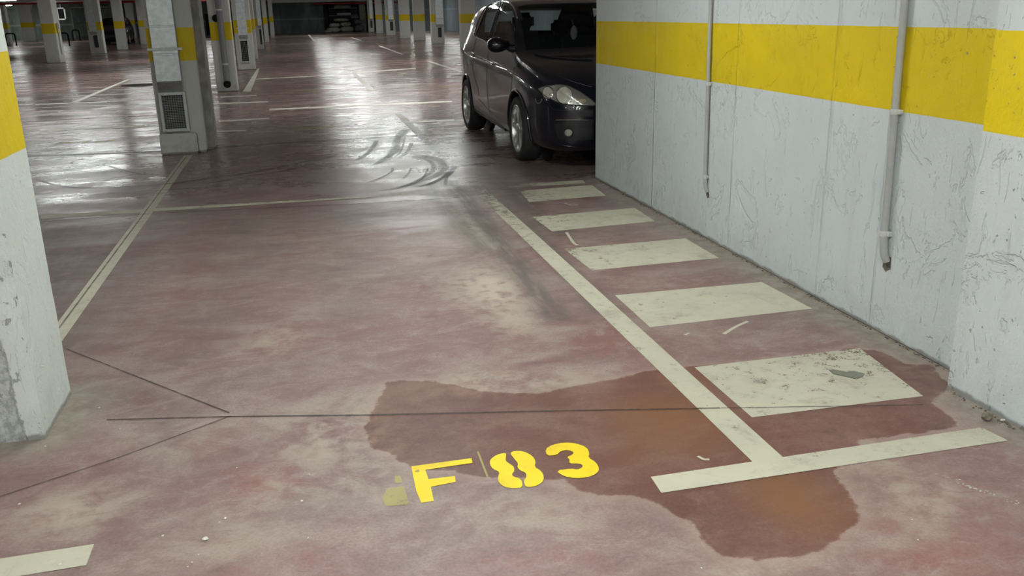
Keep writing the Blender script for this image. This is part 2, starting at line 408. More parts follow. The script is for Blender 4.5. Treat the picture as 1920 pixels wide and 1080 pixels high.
    o = bpy.data.objects.new('floor', me); link(o); o['kind'] = 'structure'
    return o
FLOOR = build_floor()

def slab(name, x0, x1, y0, y1, z0, z1, mat, bev=0):
    return tag(obj(name, box(BM(), x0, x1, y0, y1, z0, z1, bev), mat), kind='structure')
slab('ceiling', -27, 12.7, -7, 90, CEIL, CEIL + 0.2, M['ceiling'])
slab('wall_right', WALLX, WALLX + 0.35, 2.84, 7.75, 0, CEIL, M['wall'], 0.006)
slab('wall_back', -27, 12.5, -7.2, -7.0, 0, CEIL, M['back_wall'])
M['fresh_white'] = plain('fresh_white_paint', (.82, .83, .82), .6, var=.03)
def stained_wall(name, col, dark, lines=()):
    k = N(name); P = k.pos()
    n1 = k.noise(k.pos((1.2, 1.2, 0.35)), 1.0, 6, 0.6)
    c = k.mix(k.ramp(n1, 0.42, 0.62), dark, col)
    sep = k.n('SeparateXYZ'); k.t.links.new(P, sep.inputs[0])
    for z0, wd in lines:
        d = k.math('ABSOLUTE', k.math('SUBTRACT', sep.outputs[2], z0))
        c = k.mix(k.ramp(d, 0.0, wd, 0.6, 0), c, tuple(min(1, x * 1.7) for x in col))
    return k.done(k.bsdf(Base_Color=c, Roughness=0.75).outputs[0])
M['dark_wall'] = stained_wall('dark_damp_wall', (0.20, 0.24, 0.225), (0.10, 0.13, 0.12), [(1.15, 0.12)])
M['blue_wall'] = stained_wall('dull_blue_grey_wall', (0.24, 0.28, 0.30), (0.19, 0.23, 0.25), [(1.7, 0.06)])
slab('wall_far', -27, 2.5, 82.5, 89.5, 0, CEIL, M['dark_wall'])
slab('wall_far_recess', 2.5, 12.5, 89.5, 90, 0, CEIL, M['dark_wall'])
slab('wall_left', -27, -26.6, -7, 90, 0, CEIL, M['dark_wall'])
slab('wall_right_outer', 12.2, 12.6, -7, 90, 0, CEIL, M['blue_wall'])
slab('wall_far_right', 6.9, 12.2, 80.0, 80.3, 0, CEIL, M['blue_wall'])
# pale wall stub beside the recess and the dropped beam across the far end
slab('wall_far_stub', 5.6, 6.1, 82.2, 84.5, 0, CEIL, M['bare'])
slab('trim_1', -1.8, 6.4, 81.6, 82.1, 2.52, CEIL, M['fresh_white'])

# ------------------------------------------------------------------ ceiling battens
def emit(name, col, s):
    k = N(name); e = k.n('Emission'); e.inputs[0].default_value = (*col, 1); e.inputs[1].default_value = s
    return k.done(e.outputs[0])
M['diffuser'] = emit('lit_diffuser', LAMP_COLOR, LAMP_STRENGTH)
def make_light(loc):
    t = empty('ceiling_light', loc, 'slim white fluorescent batten glowing under the raw concrete ceiling', 'ceiling light', 'ceiling battens')
    obj('housing', box(BM(), -0.63, 0.63, -0.155, 0.155, -0.05, 0.0, 0.006), M['grille_frame'], t)
    obj('diffuser', box(BM(), -0.60, 0.60, -0.14, 0.14, -0.085, -0.05, 0.01), M['diffuser'], t)
    return t
LIGHT0 = None
def place_light(x, y):
    global LIGHT0
    if LIGHT0 is None: LIGHT0 = make_light((x, y, CEIL)); return
    c = copy_tree(LIGHT0); c.location = (x, y, CEIL)
for y in (-5.0, -1.6, 1.4, 5.0): place_light(0.55, y)  # unseen lamps near the camera, extra ones added to brighten this bay
for y in (-5.0, -1.6, 1.4): place_light(-4.8, y)  # likewise unseen, row filled out for more light up close
for i, y in enumerate((15.8, 19.0, 24.5, 29.0, 36.2, 44.0, 52.0, 60.0, 70.0)): place_light(3.1 if i % 2 else 1.9, y)
for y in (15.5, 22.5, 27.0, 36.0, 46.0, 57.0, 69.0): place_light(-5.6, y)
for y in (14.0, 25.0, 36.0, 47.0, 60.6, 72.0): place_light(-16.6, y)
for y in (24.0, 79.0): place_light(-21.8, y)
for y in (16.0, 24.0, 30.0, 38.0, 45.0, 52.0, 58.0, 66.0, 74.0): place_light(9.6, y)  # unseen row, lamps added to brighten the wall behind the right pillars

# ------------------------------------------------------------------ paint and marks on the floor (parts of the floor)
def wear_attr(me, vals):
    a = me.attributes.new('wear', 'FLOAT', 'POINT'); a.data.foreach_set('value', np.asarray(vals, np.float32))
def strip_quad(name, c, z, mat, label=None, wear=(0.2, 0.2, 0.2, 0.2), nu=12, nv=4):
    """quad with corners c0..c3 in order (world xy); subdivided so the wear can vary over it"""
    c = [Vector((p[0], p[1])) for p in c]; V = []; W = []
    for j in range(nv + 1):
        for i in range(nu + 1):
            s, t = i / nu, j / nv
            p = c[0].lerp(c[1], s).lerp(c[3].lerp(c[2], s), t); V.append((p.x, p.y, z))
            W.append((wear[0] * (1 - s) + wear[1] * s) * (1 - t) + (wear[3] * (1 - s) + wear[2] * s) * t)
    F = [(j * (nu + 1) + i, j * (nu + 1) + i + 1, (j + 1) * (nu + 1) + i + 1, (j + 1) * (nu + 1) + i) for j in range(nv) for i in range(nu)]
    me = bpy.data.meshes.new(name); me.from_pydata(V, [], F); wear_attr(me, W); me.materials.append(mat)
    o = bpy.data.objects.new(name, me); link(o, FLOOR)
    if label: o['label'] = label
    return o
def rect(x0, x1, y0, y1): return [(x0, y0), (x1, y0), (x1, y1), (x0, y1)]
def ribbon(name, pts, wd, z, mat, label=None, wear=None, parent=None, smooth=True):
    pts = [Vector((p[0], p[1])) for p in pts]
    if smooth and len(pts) > 2:
        q = []
        P_ = [pts[0] * 2 - pts[1]] + pts + [pts[-1] * 2 - pts[-2]]
        for i in range(1, len(P_) - 2):
            for k in range(8):
                t = k / 8; a, b, c, d = P_[i - 1:i + 3]
                q.append(0.5 * ((2 * b) + (c - a) * t + (2 * a - 5 * b + 4 * c - d) * t * t + (3 * b - a - 3 * c + d) * t ** 3))
        q.append(pts[-1]); pts = q
    V = []; W = []; n = len(pts)
    for i, p in enumerate(pts):
        d = (pts[min(i + 1, n - 1)] - pts[max(i - 1, 0)]).normalized(); nn = Vector((-d.y, d.x))
        ww = wd[0] + (wd[1] - wd[0]) * i / (n - 1) if isinstance(wd, tuple) else wd
        t = i / (n - 1)
        endfade = max(0, 1 - min(t, 1 - t) / 0.12)
        for s in (-1, -0.4, 0.4, 1):
            q = p + nn * ww / 2 * s; V.append((q.x, q.y, z))
            base = wear if wear is not None else 0.15
            W.append(min(1, base + 0.8 * endfade ** 2 + (0.55 if abs(s) == 1 else 0)) if wear is None else base)
    F = [(i * 4 + k, i * 4 + k + 1, i * 4 + k + 5, i * 4 + k + 4) for i in range(n - 1) for k in range(3)]
    me = bpy.data.meshes.new(name); me.from_pydata(V, [], F); wear_attr(me, W); me.materials.append(mat)
    o = bpy.data.objects.new(name, me); link(o, parent or FLOOR)
    if label: o['label'] = label
    return o
Z1, Z2, Z3 = 0.0012, 0.0020, 0.0030
C = M['cream']
# bay lines
strip_quad('parking_line', [(1.399, 2.47), (1.515, 2.47), (1.512, 5.9), (1.397, 5.9)], Z1, C, 'cream bay line running from the T mark past the zebra blocks', (.28, .28, .32, .42), 4, 20)
strip_quad('parking_line', [(1.397, 5.9), (1.512, 5.9), (1.500, 8.7), (1.388, 8.7)], Z1, C, 'scuffed stretch of the same bay line under tyre rubber', (.42, .32, .8, .75), 4, 20)
strip_quad('parking_line', [(1.388, 8.7), (1.500, 8.7), (1.49, 14.05), (1.38, 14.05)], Z1, C, 'far bay line pointing to the dark car', (.75, .85, .15, .25), 4, 20)
strip_quad('parking_line', [(-1.335, 4.0), (-1.245, 4.0), (-1.265, 10.7), (-1.36, 10.7)], Z1, C, 'left bay line reaching the duct pillar', (.25, .25, .25, .25), 4, 30)
ribbon('joint', [(-1.305, 4.05), (-1.325, 10.6)], 0.010, Z3, M['joint'], 'dark saw cut along the left bay line', wear=0.35, smooth=False)
strip_quad('bay_end_line', gp([(1240, 925), (1890, 827), (1840, 802), (1220, 895)]), Z2, C, 'cream T mark nearest the camera beside F 83', (.2, .3, .45, .2), 24, 4)
strip_quad('bay_end_line', [(-1.9, 2.385), (-0.722, 2.43), (-0.722, 2.54), (-1.9, 2.5)], Z2, C, 'cream line end in the bottom left corner')
strip_quad('bay_end_line', gp([(76, 411), (700, 370), (800, 361), (76, 404)]), Z2, C, 'thin cream line across the far end of bay F 83', (.15, .25, .75, .15), 30, 3)
strip_quad('bay_end_line', gp([(955, 352), (1098, 344), (1092, 338), (945, 347)]), Z2, C, 'thin cream line beside the wall end', (.6, .3, .3, .7), 14, 3)
# zebra blocks, far to near
zb = [([(992, 379), (1136, 367), (1110, 347), (975, 358)], (.45, .2, .15, .55), 'fifth and farthest zebra block by the wall end'),
      ([(1035, 434), (1228, 415), (1190, 390), (998, 407)], (.4, .2, .15, .5), 'fourth zebra block from the camera'),
      ([(1110, 507), (1348, 484), (1285, 447), (1058, 467)], (.35, .2, .2, .5), 'middle zebra block of the five'),
      ([(1219, 614), (1523, 579), (1428, 529), (1153, 554)], (.3, .2, .2, .35), 'second zebra block from the camera'),
      ([(1410, 783), (1731, 743), (1612, 653), (1302, 689)], (.35, .35, .5, .35), 'nearest zebra block, spotted with dirt')]
for c, wv, lb in zb: strip_quad('zebra_block', gp(c), Z1, C, lb, wv, 16, 10)
# far marks on the drive lane
far = [([(505, 207), (848, 191.5), (848, 189), (505, 204)], 'far cream line by the rear wheel of the dark car', .3),
       ([(782, 230), (852, 226.5), (852, 223.5), (740, 229)], 'T mark at the end of the far bay line', .3),
       ([(77, 246.5), (272, 238), (272, 235), (75, 243)], 'cream line left of the duct pillar', .15),
       ([(66, 197), (200, 192), (200, 190.3), (66, 195)], 'cream T mark beyond the left pillar', .15),
       ([(128, 194), (140, 194), (244, 149), (238, 149)], 'slanting cream bay line far left', .3),
       ([(398, 248), (461, 246), (461, 244), (398, 245.5)], 'short cream line right of the duct pillar', .2),
       ([(410, 229), (505, 223), (505, 221), (410, 226)], 'cream line right of the duct pillar, second', .35),
       ([(398, 196), (503, 192), (503, 190), (398, 193.5)], 'cream line right of the duct pillar, third', .3),
       ([(413, 183), (482, 180), (482, 178.5), (413, 181)], 'cream line right of the duct pillar, farthest', .3),
       ([(690, 169), (703, 169), (668, 138), (660, 138)], 'cream bay line on the far drive lane', .35),
       ([(862, 135), (870, 135), (808, 115), (800, 115)], 'cream bay line beside the car boot', .15),
       ([(752, 102), (758, 102), (714, 86), (708, 86)], 'farther cream bay line on the right', .2),
       ([(674, 76), (679, 76), (660, 70), (656, 70)], 'short cream line far right of the lane', .2),
       ([(588, 78), (593, 78), (580, 65), (577, 65)], 'short cream line far along the lane', .2),
       ([(660, 137.5), (780, 129), (780, 127.5), (660, 136)], 'faint cream line across the lane', .45),
       ([(480, 149.5), (600, 143), (600, 141.5), (480, 148)], 'faint cream line across the lane on the left', .45),
       ([(455, 172), (470, 172), (487, 128), (483, 128)], 'cream bay line beside the drainpipe pillar', .5)]
for c, lb, wv in far: strip_quad('parking_line', gp(c), Z2, M['white_line'], lb, (wv * .6,) * 4, 10, 2)
# faint yellow bay numbers far away: too small to read, short stencil strokes
for lb, strokes in [('faint yellow bay number left of the duct pillar', [[(110, 269), (122, 267), (136, 269)], [(142, 268), (168, 264)], [(152, 268), (166, 267)], [(178, 267), (202, 265), (212, 262)]]),
                    ('faint yellow bay number on the lane by the tyre marks', [[(540, 243), (560, 242)], [(568, 242), (585, 240)], [(592, 241), (604, 239)], [(610, 239), (630, 237)]]),
                    ('faint yellow bay number farther up the lane', [[(527, 174), (540, 173)], [(546, 172), (566, 170)], [(572, 171), (596, 169)]]),
                    ('faint yellow bay number beside the car', [[(778, 165), (796, 164)], [(802, 164), (822, 163)], [(828, 163), (856, 161)]])]:
    o = None
    for s in strokes:
        if o is None: o = ribbon('bay_number', gp(s), 0.09, Z2, M['old_yellow'], lb, wear=.2)
        else: ribbon('digit', gp(s), 0.09, Z2, M['old_yellow'], wear=.2, parent=o)
# F 83
def zpx(pts): return gp([(650 + a / 2.7, 680 + b / 2.7) for a, b in pts])
def glyph(name, pts, mat, parent, label=None, wear=.1, z=Z2, rounds=0):
    q = zpx(pts)
    for _ in range(rounds):
        r = []
        for i in range(len(q)):
            a, b = Vector(q[i]), Vector(q[(i + 1) % len(q)])
            r += [a.lerp(b, .25), a.lerp(b, .75)]
        q = r
    bm = BM(); f = bm.faces.new([bm.verts.new((p[0], p[1], z)) for p in q])
    bmesh.ops.triangulate(bm, faces=[f])
    bm.normal_update()
    for f in bm.faces:
        if f.normal.z < 0: f.normal_flip()
    me = bpy.data.meshes.new(name); bm.to_mesh(me); bm.free(); wear_attr(me, [wear] * len(me.vertices)); me.materials.append(mat)
    o = bpy.data.objects.new(name, me); link(o, parent)
    if label: o['label'] = label
    return o
YL = M['yellow']
num = glyph('bay_number', [(327, 527), (632, 486), (637, 510), (398, 545), (414, 592), (548, 576), (552, 606), (426, 631), (441, 702), (378, 712), (352, 650)], YL, FLOOR, 'bright yellow stencilled F of bay F 83')
glyph('digit', [(808, 457), (760, 468), (727, 492), (724, 515), (740, 541), (776, 555), (765, 585), (772, 612), (800, 632), (840, 638), (892, 635), (884, 590), (842, 579), (836, 566), (850, 550), (846, 528), (826, 515), (804, 500), (806, 480)], YL, num, 'left half of the yellow stencilled 8', rounds=1)
glyph('digit', [(826, 460), (850, 448), (895, 450), (940, 473), (958, 502), (950, 530), (985, 550), (1000, 580), (990, 610), (950, 630), (906, 633), (896, 600), (912, 580), (906, 558), (880, 550), (862, 530), (869, 513), (850, 490)], YL, num, 'right half of the yellow stencilled 8', rounds=1)
glyph('digit', [(1005, 440), (1040, 418), (1100, 406), (1160, 410), (1215, 430), (1230, 462), (1222, 482), (1262, 506), (1280, 540), (1265, 565), (1220, 583), (1160, 588), (1100, 578), (1056, 548), (1140, 538), (1168, 544), (1192, 534), (1196, 520), (1172, 512), (1126, 513), (1130, 492), (1114, 480), (1140, 470), (1152, 456), (1120, 443), (1082, 450), (1064, 470), (1014, 474)], YL, num, 'yellow stencilled 3', rounds=1)
glyph('old_number', [(243, 577), (272, 575), (284, 610), (245, 612)], M['old_yellow'], num, 'faded upper scrap of an older yellow mark', wear=.35)
glyph('old_number', [(205, 640), (290, 627), (316, 720), (200, 728), (180, 690)], M['old_yellow'], num, 'faded lower patch of an older yellow mark', wear=.4)
ribbon('scratch', zpx([(664, 452), (690, 520), (714, 582)]), 0.007, Z2, M['old_yellow'], 'thin yellowish scratch beside the 8', wear=.2)
# saw cuts and cracks
for pts, wd, lb in [([(200, 788), (430, 782), (690, 779), (1000, 772), (1350, 766)], 0.009, 'long dark crack across bay F 83'), ([(1352, 766), (1560, 763), (1730, 760)], 0.005, 'thin end of the crack under the zebra block'),
                    ([(125, 655), (430, 775)], 0.007, 'saw cut from the left pillar'), ([(432, 781), (225, 858), (0, 932)], 0.006, 'saw cut toward the bottom left corner'),
                    ([(80, 416), (300, 400), (700, 381), (860, 371)], 0.012, 'saw cut along the far end of bay F 83'),
                    ([(40, 294), (200, 288), (300, 284)], 0.05, 'dirty joint left of the duct pillar'), ([(402, 277), (560, 266), (760, 255), (960, 248)], 0.04, 'dirty joint running under the dark car'),
                    ([(40, 229), (170, 222), (300, 216)], 0.05, 'dirty joint farther left'), ([(60, 131), (180, 127), (280, 122)], 0.08, 'joint in the far left lane')]:
    ribbon('joint', gp(pts), wd, Z3, M['joint'], lb, wear=.1, smooth=False)
# tyre marks
def z6(pts): return gp([(600 + a / 3.49, 150 + b / 3.49) for a, b in pts])
for pts, wd in [([(345, 560), (430, 510), (490, 450), (520, 370), (570, 318)], (.05, .16)), ([(500, 710), (620, 670), (720, 610), (745, 570), (715, 530), (640, 507), (590, 508)], .06),
                ([(330, 732), (520, 705), (700, 650), (790, 605), (812, 562), (775, 525), (700, 503), (600, 494)], (.05, .16)), ([(230, 530), (300, 490), (345, 440), (375, 392)], .07), ([(510, 512), (560, 480), (590, 440), (598, 410)], .05),
                ([(300, 676), (400, 640), (468, 600), (474, 572)], .035), ([(640, 702), (760, 665), (850, 610), (885, 560)], .07), ([(440, 520), (500, 470), (528, 440)], .04), ([(560, 700), (640, 668), (690, 620), (706, 570)], .03),
                ([(700, 690), (800, 640), (840, 600)], .05), ([(330, 560), (400, 540), (520, 480), (560, 360)], .03), ([(820, 690), (830, 640), (870, 600)], .04),
                ([(540, 650), (580, 610), (596, 575)], .03)]:
    ribbon('tyre_mark', z6(pts), wd, Z3, M['rubber_mark'], 'dark curved tyre mark on the glossy lane')
for pts, wd in [([(60, 335), (140, 352), (300, 346), (420, 330)], .04), ([(200, 310), (250, 324), (310, 328)], .03),
                ([(60, 372), (250, 360), (420, 350)], .025), ([(430, 330), (500, 318), (640, 290)], .05), ([(380, 345), (520, 322), (600, 305)], .03)]:
    ribbon('tyre_mark', gp(pts), wd, Z3, M['rubber_mark'], 'straight faint tyre streak on the floor')
# pale scrapes
for pts, wd, lb in [([(1357, 627), (1380, 613), (1402, 603)], .018, 'pale scrape in front of the second zebra block'), ([(1062, 436), (1075, 455), (1082, 460)], .02, 'pale scrape beside the middle zebra block'), ([(1058, 381), (1072, 385), (1084, 384)], .018, 'pale hooked scrape between far zebra blocks'),
                    ([(1284, 629), (1292, 625)], .012, 'small pale scrape left of the long one'), ([(1308, 856), (1320, 862), (1330, 862)], .012, 'small pale scrape inside the damp patch')]:
    ribbon('scrape', gp(pts), wd, Z2, M['cream'], lb, wear=.15)
for i in range(9):
    ribbon('tread_print', gp([(1757 + 18 * i, 888 + 6.4 * i), (1771 + 18 * i, 896 + 6.4 * i)]), .03, Z2, M['cream'], 'pale block of a tyre tread print at the right edge', wear=.62)

# ------------------------------------------------------------------ concrete pillars
def bumpy_box(x0, x1, y0, y1, z0, z1, res, amp, bev, front_only=False):
    """box with real surface relief: subdivided and pushed in and out by noise"""
    from mathutils import noise as mn
    bm = box(BM(), x0, x1, y0, y1, z0, z1, bev, 2)
    for ax, a, b in ((0, x0, x1), (1, y0, y1), (2, z0, z1)):
        n = max(1, int((b - a) / res))
        for k in range(1, n):
            co = Vector((0, 0, 0)); co[ax] = a + (b - a) * k / n
            no = Vector((0, 0, 0)); no[ax] = 1
            bmesh.ops.bisect_plane(bm, geom=bm.verts[:] + bm.edges[:] + bm.faces[:], plane_co=co, plane_no=no)
    bm.normal_update()
    for v in bm.verts:
        if v.co.z > z1 - 1e-4 or v.co.z < z0 + 1e-4: k_ = 0.5
        else: k_ = 1
        if front_only and v.co.y > y0 + 0.03: k_ = 0.12
        d = mn.fractal(v.co * 9, 0.8, 2.0, 4) * 0.6 + (0.8 if mn.noise(v.co * 5) > 0.28 else 0)
        v.co = v.co + Vector((v.normal.x, v.normal.y, 0)) * (-amp * d * k_)
    return bm
PILLAR_GROUP = 'garage pillars'
def pillar(x0, x1, y0, y1, label, mat='pillar', bev=0.02):
    t = empty('concrete_pillar', ((x0 + x1) / 2, (y0 + y1) / 2, 0), label, 'pillar', PILLAR_GROUP, kind='thing')
    w_, d_ = (x1 - x0) / 2, (y1 - y0) / 2
    obj('shaft', box(BM(), -w_, w_, -d_, d_, 0, CEIL - .002, bev, 2), M[mat], t, smooth=True)
    return t
def duct_on(t, x0, x1, yf, depth, zg0, zg1, gx0, gx1, ztop=CEIL - .004, seg=0.30, bars=(9, 20)):
    """sheet-metal exhaust duct on the front of a pillar (local coordinates), grille near its foot"""
    bm = BM()
    z = zg1 + 0.12; first = True
    while z < ztop - 0.01:
        z2 = min(z + seg, ztop)
        box(bm, x0, x1, yf - depth, yf, z, z2 - 0.012, 0.004)
        box(bm, x0 + 0.004, x1 - 0.004, yf - depth + 0.006, yf, z2 - 0.012, z2)
        z = z2
    d = obj('air_duct', bm, M['galv'], t)
    # sloping neck above the grille
    bm = BM()
    a = [bm.verts.new(p) for p in [(x0, yf - depth, zg1 + .12), (x1, yf - depth, zg1 + .12), (x1, yf, zg1 + .12), (x0, yf, zg1 + .12)]]
    b = [bm.verts.new(p) for p in [(x0 + .01, yf - depth * .55, zg1), (x1 - .01, yf - depth * .55, zg1), (x1 - .01, yf, zg1), (x0 + .01, yf, zg1)]]
    for i in range(4): bm.faces.new((a[i], a[(i + 1) % 4], b[(i + 1) % 4], b[i]))
    bm.faces.new(a); bm.faces.new(b)
    obj('duct_neck', bm, M['galv'], d)
    # strap
    bm = BM(); box(bm, x0 - .05, x1 + .05, yf - depth - .012, yf - depth, 1.155, 1.185, .003)
    obj('strap', bm, M['grille_frame'], d)
    # grille
    fr = BM(); f_ = 0.035; y_ = yf - depth * .55
    for (a0, a1, b0, b1) in ((gx0, gx0 + f_, zg0, zg1), (gx1 - f_, gx1, zg0, zg1), (gx0 + f_, gx1 - f_, zg0, zg0 + f_), (gx0 + f_, gx1 - f_, zg1 - f_, zg1)):
        box(fr, a0, a1, y_ - .02, yf, b0, b1, .003)
    g = obj('grille', fr, M['grille_frame'], t)
    bk = BM(); box(bk, gx0 + f_, gx1 - f_, yf - .012, yf - .002, zg0 + f_, zg1 - f_); obj('grille_back', bk, M['black'], g)
    br = BM(); nx, nz = bars; W = gx1 - gx0 - 2 * f_; Hh = zg1 - zg0 - 2 * f_
    for i in range(1, nx): xx = gx0 + f_ + W * i / nx; box(br, xx - .003, xx + .003, y_ - .012, y_ - .002, zg0 + f_, zg1 - f_)
    for j in range(1, nz): zz = zg0 + f_ + Hh * j / nz; box(br, gx0 + f_, gx1 - f_, y_ - .010, y_ + .002, zz - .004, zz + .004)
    obj('grille_bars', br, M['slat'], g)
    return d

# near left pillar: broken plaster at the corner, relief is modelled
t = empty('concrete_pillar', (-1.40, 3.555, 0), 'rough white pillar with a yellow band at the left edge, nearest the camera', 'pillar', PILLAR_GROUP, kind='thing')
bm = bumpy_box(-0.36, 0.35, -0.207, 0.207, 0, CEIL - .002, 0.022, 0.010, 0.0, True)
obj('shaft', bm, M['pillar_left'], t, smooth=True)
# near right pillar, proud of the wall
t = empty('concrete_pillar', (2.80, 1.3, 0), 'white pillar with a yellow band standing proud of the wall at the right edge', 'pillar', PILLAR_GROUP, kind='thing')
bm = bumpy_box(-0.352, 0.10, -1.6, 1.535, 0, CEIL - .002, 0.03, 0.003, 0.0)
obj('shaft', bm, M['pillar_near'], t, smooth=True)

# centre pillar: painted front with a duct, bare core behind
B = pillar(-1.625, -1.125, 10.9, 11.12, 'centre pillar with metal duct and large grille, yellow band, grimy foot', bev=0.03)
core = BM(); box(core, -0.235, 0.325, 0.11, 0.52, 0, CEIL - .002, .02, 2); obj('rear_core', core, M['bare'], B, smooth=True)
foot = BM(); box(foot, -0.248, 0.16, -0.185, -0.10, 0, 0.235, .012, 2); obj('plinth', foot, M['pillar'], B, smooth=True)
cheek = BM(); box(cheek, 0.165, 0.25, -0.135, -0.10, 0, CEIL - .002, .012, 2); obj('edge_rib', cheek, M['pillar'], B, smooth=True)
duct_on(B, -0.185, 0.085, -0.11, 0.13, 0.26, 0.70, -0.195, 0.10)
# second pillar: grey drainpipe with an open black end
Cp = pillar(-1.705, -1.29, 19.8, 20.3, 'second pillar of the row, grey drainpipe down its front', bev=.015)
bm = BM(); tube(bm, [(0.02, -0.31, CEIL), (0.02, -0.31, 0.30), (0.02, -0.34, 0.19)], 0.062, 16); dp = obj('drainpipe', bm, M['drain'], Cp, smooth=True)
for z in (0.55, 1.62):
    bm = BM(); tube(bm, [(0.02, -0.31, z), (0.02, -0.31, z + .03)], 0.07, 16); obj('pipe_clip', bm, M['clip'], dp)
bm = BM(); tube(bm, [(0.02, -0.39, 0.155), (0.02, -0.33, 0.175)], 0.075, 20); obj('pipe_mouth', bm, M['black'], dp, smooth=True)
bm = BM(); tube(bm, [(-0.06, -0.31, 1.47), (-0.06, -0.25, 1.47)], 0.075, 20); obj('black_cap', bm, M['black'], Cp, smooth=True)
E1 = pillar(-1.72, -1.24, 27.6, 28.1, 'third pillar of the row, duct and grille behind the drainpipe pillar')
duct_on(E1, -0.12, 0.13, -0.25, 0.12, 0.22, 0.86, -0.13, 0.13, bars=(5, 10))
F1 = pillar(-1.76, -1.42, 34.3, 34.9, 'fourth pillar of the row with a round black cap above its band')
bm = BM(); tube(bm, [(-0.13, -0.37, 1.50), (-0.13, -0.30, 1.50)], 0.075, 16); obj('black_cap', bm, M['black'], F1, smooth=True)
F2 = pillar(-1.80, -1.50, 44.2, 44.7, 'fifth pillar of the row, narrow duct with a small grille')
duct_on(F2, -0.02, 0.14, -0.25, 0.1, 0.2, 0.95, -0.02, 0.14, bars=(4, 8))
pillar(-1.80, -1.56, 55.6, 56.1, 'sixth pillar of the row, slim with a yellow band')
pillar(-1.80, -1.52, 70.0, 70.5, 'seventh pillar of the row, last before the dark far wall')
# left row
A = pillar(-8.96, -8.50, 36.5, 37.3, 'wide pillar left of the centre pillar with pale box on its side')
bm = BM(); box(bm, 0.24, 0.33, -0.25, 0.0, 1.18, 1.42, .03, 2); tube(bm, [(0.28, -0.12, 1.2), (0.28, -0.12, 0.3)], 0.035, 10); obj('junction_box', bm, M['clip'], A)
P2 = pillar(-9.15, -8.55, 45.0, 45.5, 'narrow duct pillar left of the centre pillar with a white framed grille')
duct_on(P2, -0.20, 0.10, -0.25, 0.12, 0.25, 0.85, -0.12, 0.13, bars=(4, 8))
pillar(-8.88, -8.43, 49.9, 50.4, 'plain yellow-banded pillar between the narrow duct pillar and the centre pillar')
pillar(-8.98, -8.40, 58.0, 58.5, 'greyish pillar partly hidden by the centre pillar on its left side')
pillar(-19.45, -18.75, 68.0, 68.6, 'leftmost far pillar with a black barrier hoop before it', bev=.01)
pillar(-20.3, -19.4, 77.0, 77.6, 'pale far pillar, second from the left edge', bev=.01)
pillar(-12.9, -12.3, 78.0, 78.5, 'greenish far pillar seen between the narrow duct pillar and its neighbour', bev=.01)
# right row
pillar(6.68, 7.28, 37.7, 38.2, 'wide pillar right behind the boot of the dark car')
R1 = pillar(6.45, 7.05, 44.6, 45.1, 'right row pillar with a duct, first left of the dark car')
duct_on(R1, -0.10, 0.26, -0.25, 0.12, 0.28, 0.80, -0.05, 0.20, bars=(4, 8))
pillar(6.34, 6.94, 50.5, 51.0, 'right row pillar, plain with a scuffed foot, left of the duct pillar')
pillar(6.13, 6.73, 55.5, 56.0, 'right row plain pillar, two left of the duct pillar')
R2 = pillar(6.13, 6.75, 64.3, 64.8, 'right row duct pillar between two plain pillars')
duct_on(R2, -0.14, 0.2, -0.25, 0.12, 0.3, 0.95, -0.08, 0.2, bars=(4, 8))
pillar(6.05, 6.55, 71.3, 71.8, 'right row plain pillar, far one before the junk heap')
R3 = pillar(5.98, 6.46, 78.3, 78.8, 'farthest right row pillar, dull grey duct on its front')
duct_on(R3, -0.1, 0.15, -0.25, 0.12, 0.3, 0.95, -0.1, 0.15, bars=(4, 8))

# ------------------------------------------------------------------ conduits on the white wall
def conduit(yb, zb_, yt, r, clips, label):
    t = empty('conduit_pipe', (WALLX, yb, 0), label, 'pipe', 'grey wall conduits')
    x = -r - 0.006
    L = (yt - yb)
    def yy(z): return L * (z - zb_) / (CEIL - zb_)
    bm = BM(); tube(bm, [(x, yy(CEIL), CEIL), (x, yy(zb_ + .12), zb_ + .12)], r, 16); obj('pipe', bm, M['pvc'], t, smooth=True)
    bm = BM(); tube(bm, [(x, yy(zb_ + .13), zb_ + .13), (x, yy(zb_ + .115), zb_ + .115), (x, -.002, zb_ + .07), (x + .004, -.006, zb_ + .035), (-.003, -.012, zb_ + .005)], r * 1.12, 16)
    obj('elbow', bm, M['pvc'], t, smooth=True)
    for z in clips:
        bm = BM(); tube(bm, [(x, yy(z - .012), z - .012), (x, yy(z + .012), z + .012)], r * 1.25, 16)
        box(bm, x - .002, -.001, yy(z) - r * 1.9, yy(z) - r, z - .011, z + .011, .003)
        obj('clip', bm, M['clip'], t, smooth=False)
    # broken hole in the wall where the pipe goes in
    bm = BM(); pr = []
    for k in range(14):
        a = 2 * PI * k / 14; rr = r * 2.0 * (0.75 + 0.5 * rng.random())
        pr.append(bm.verts.new((-.0015, -.012 + rr * .9 * math.cos(a), zb_ - .01 + rr * 1.2 * math.sin(a))))
    bm.faces.new(pr); obj('broken_hole', bm, M['dirt'], t)
    return t
conduit(5.39, 0.315, 5.46, 0.0125, (0.42, 1.02), 'thin grey conduit running down the white wall, farther from the camera')
conduit(3.475, 0.35, 3.545, 0.0165, (0.485, 1.035), 'thicker grey conduit on the white wall, nearer the right pillar')

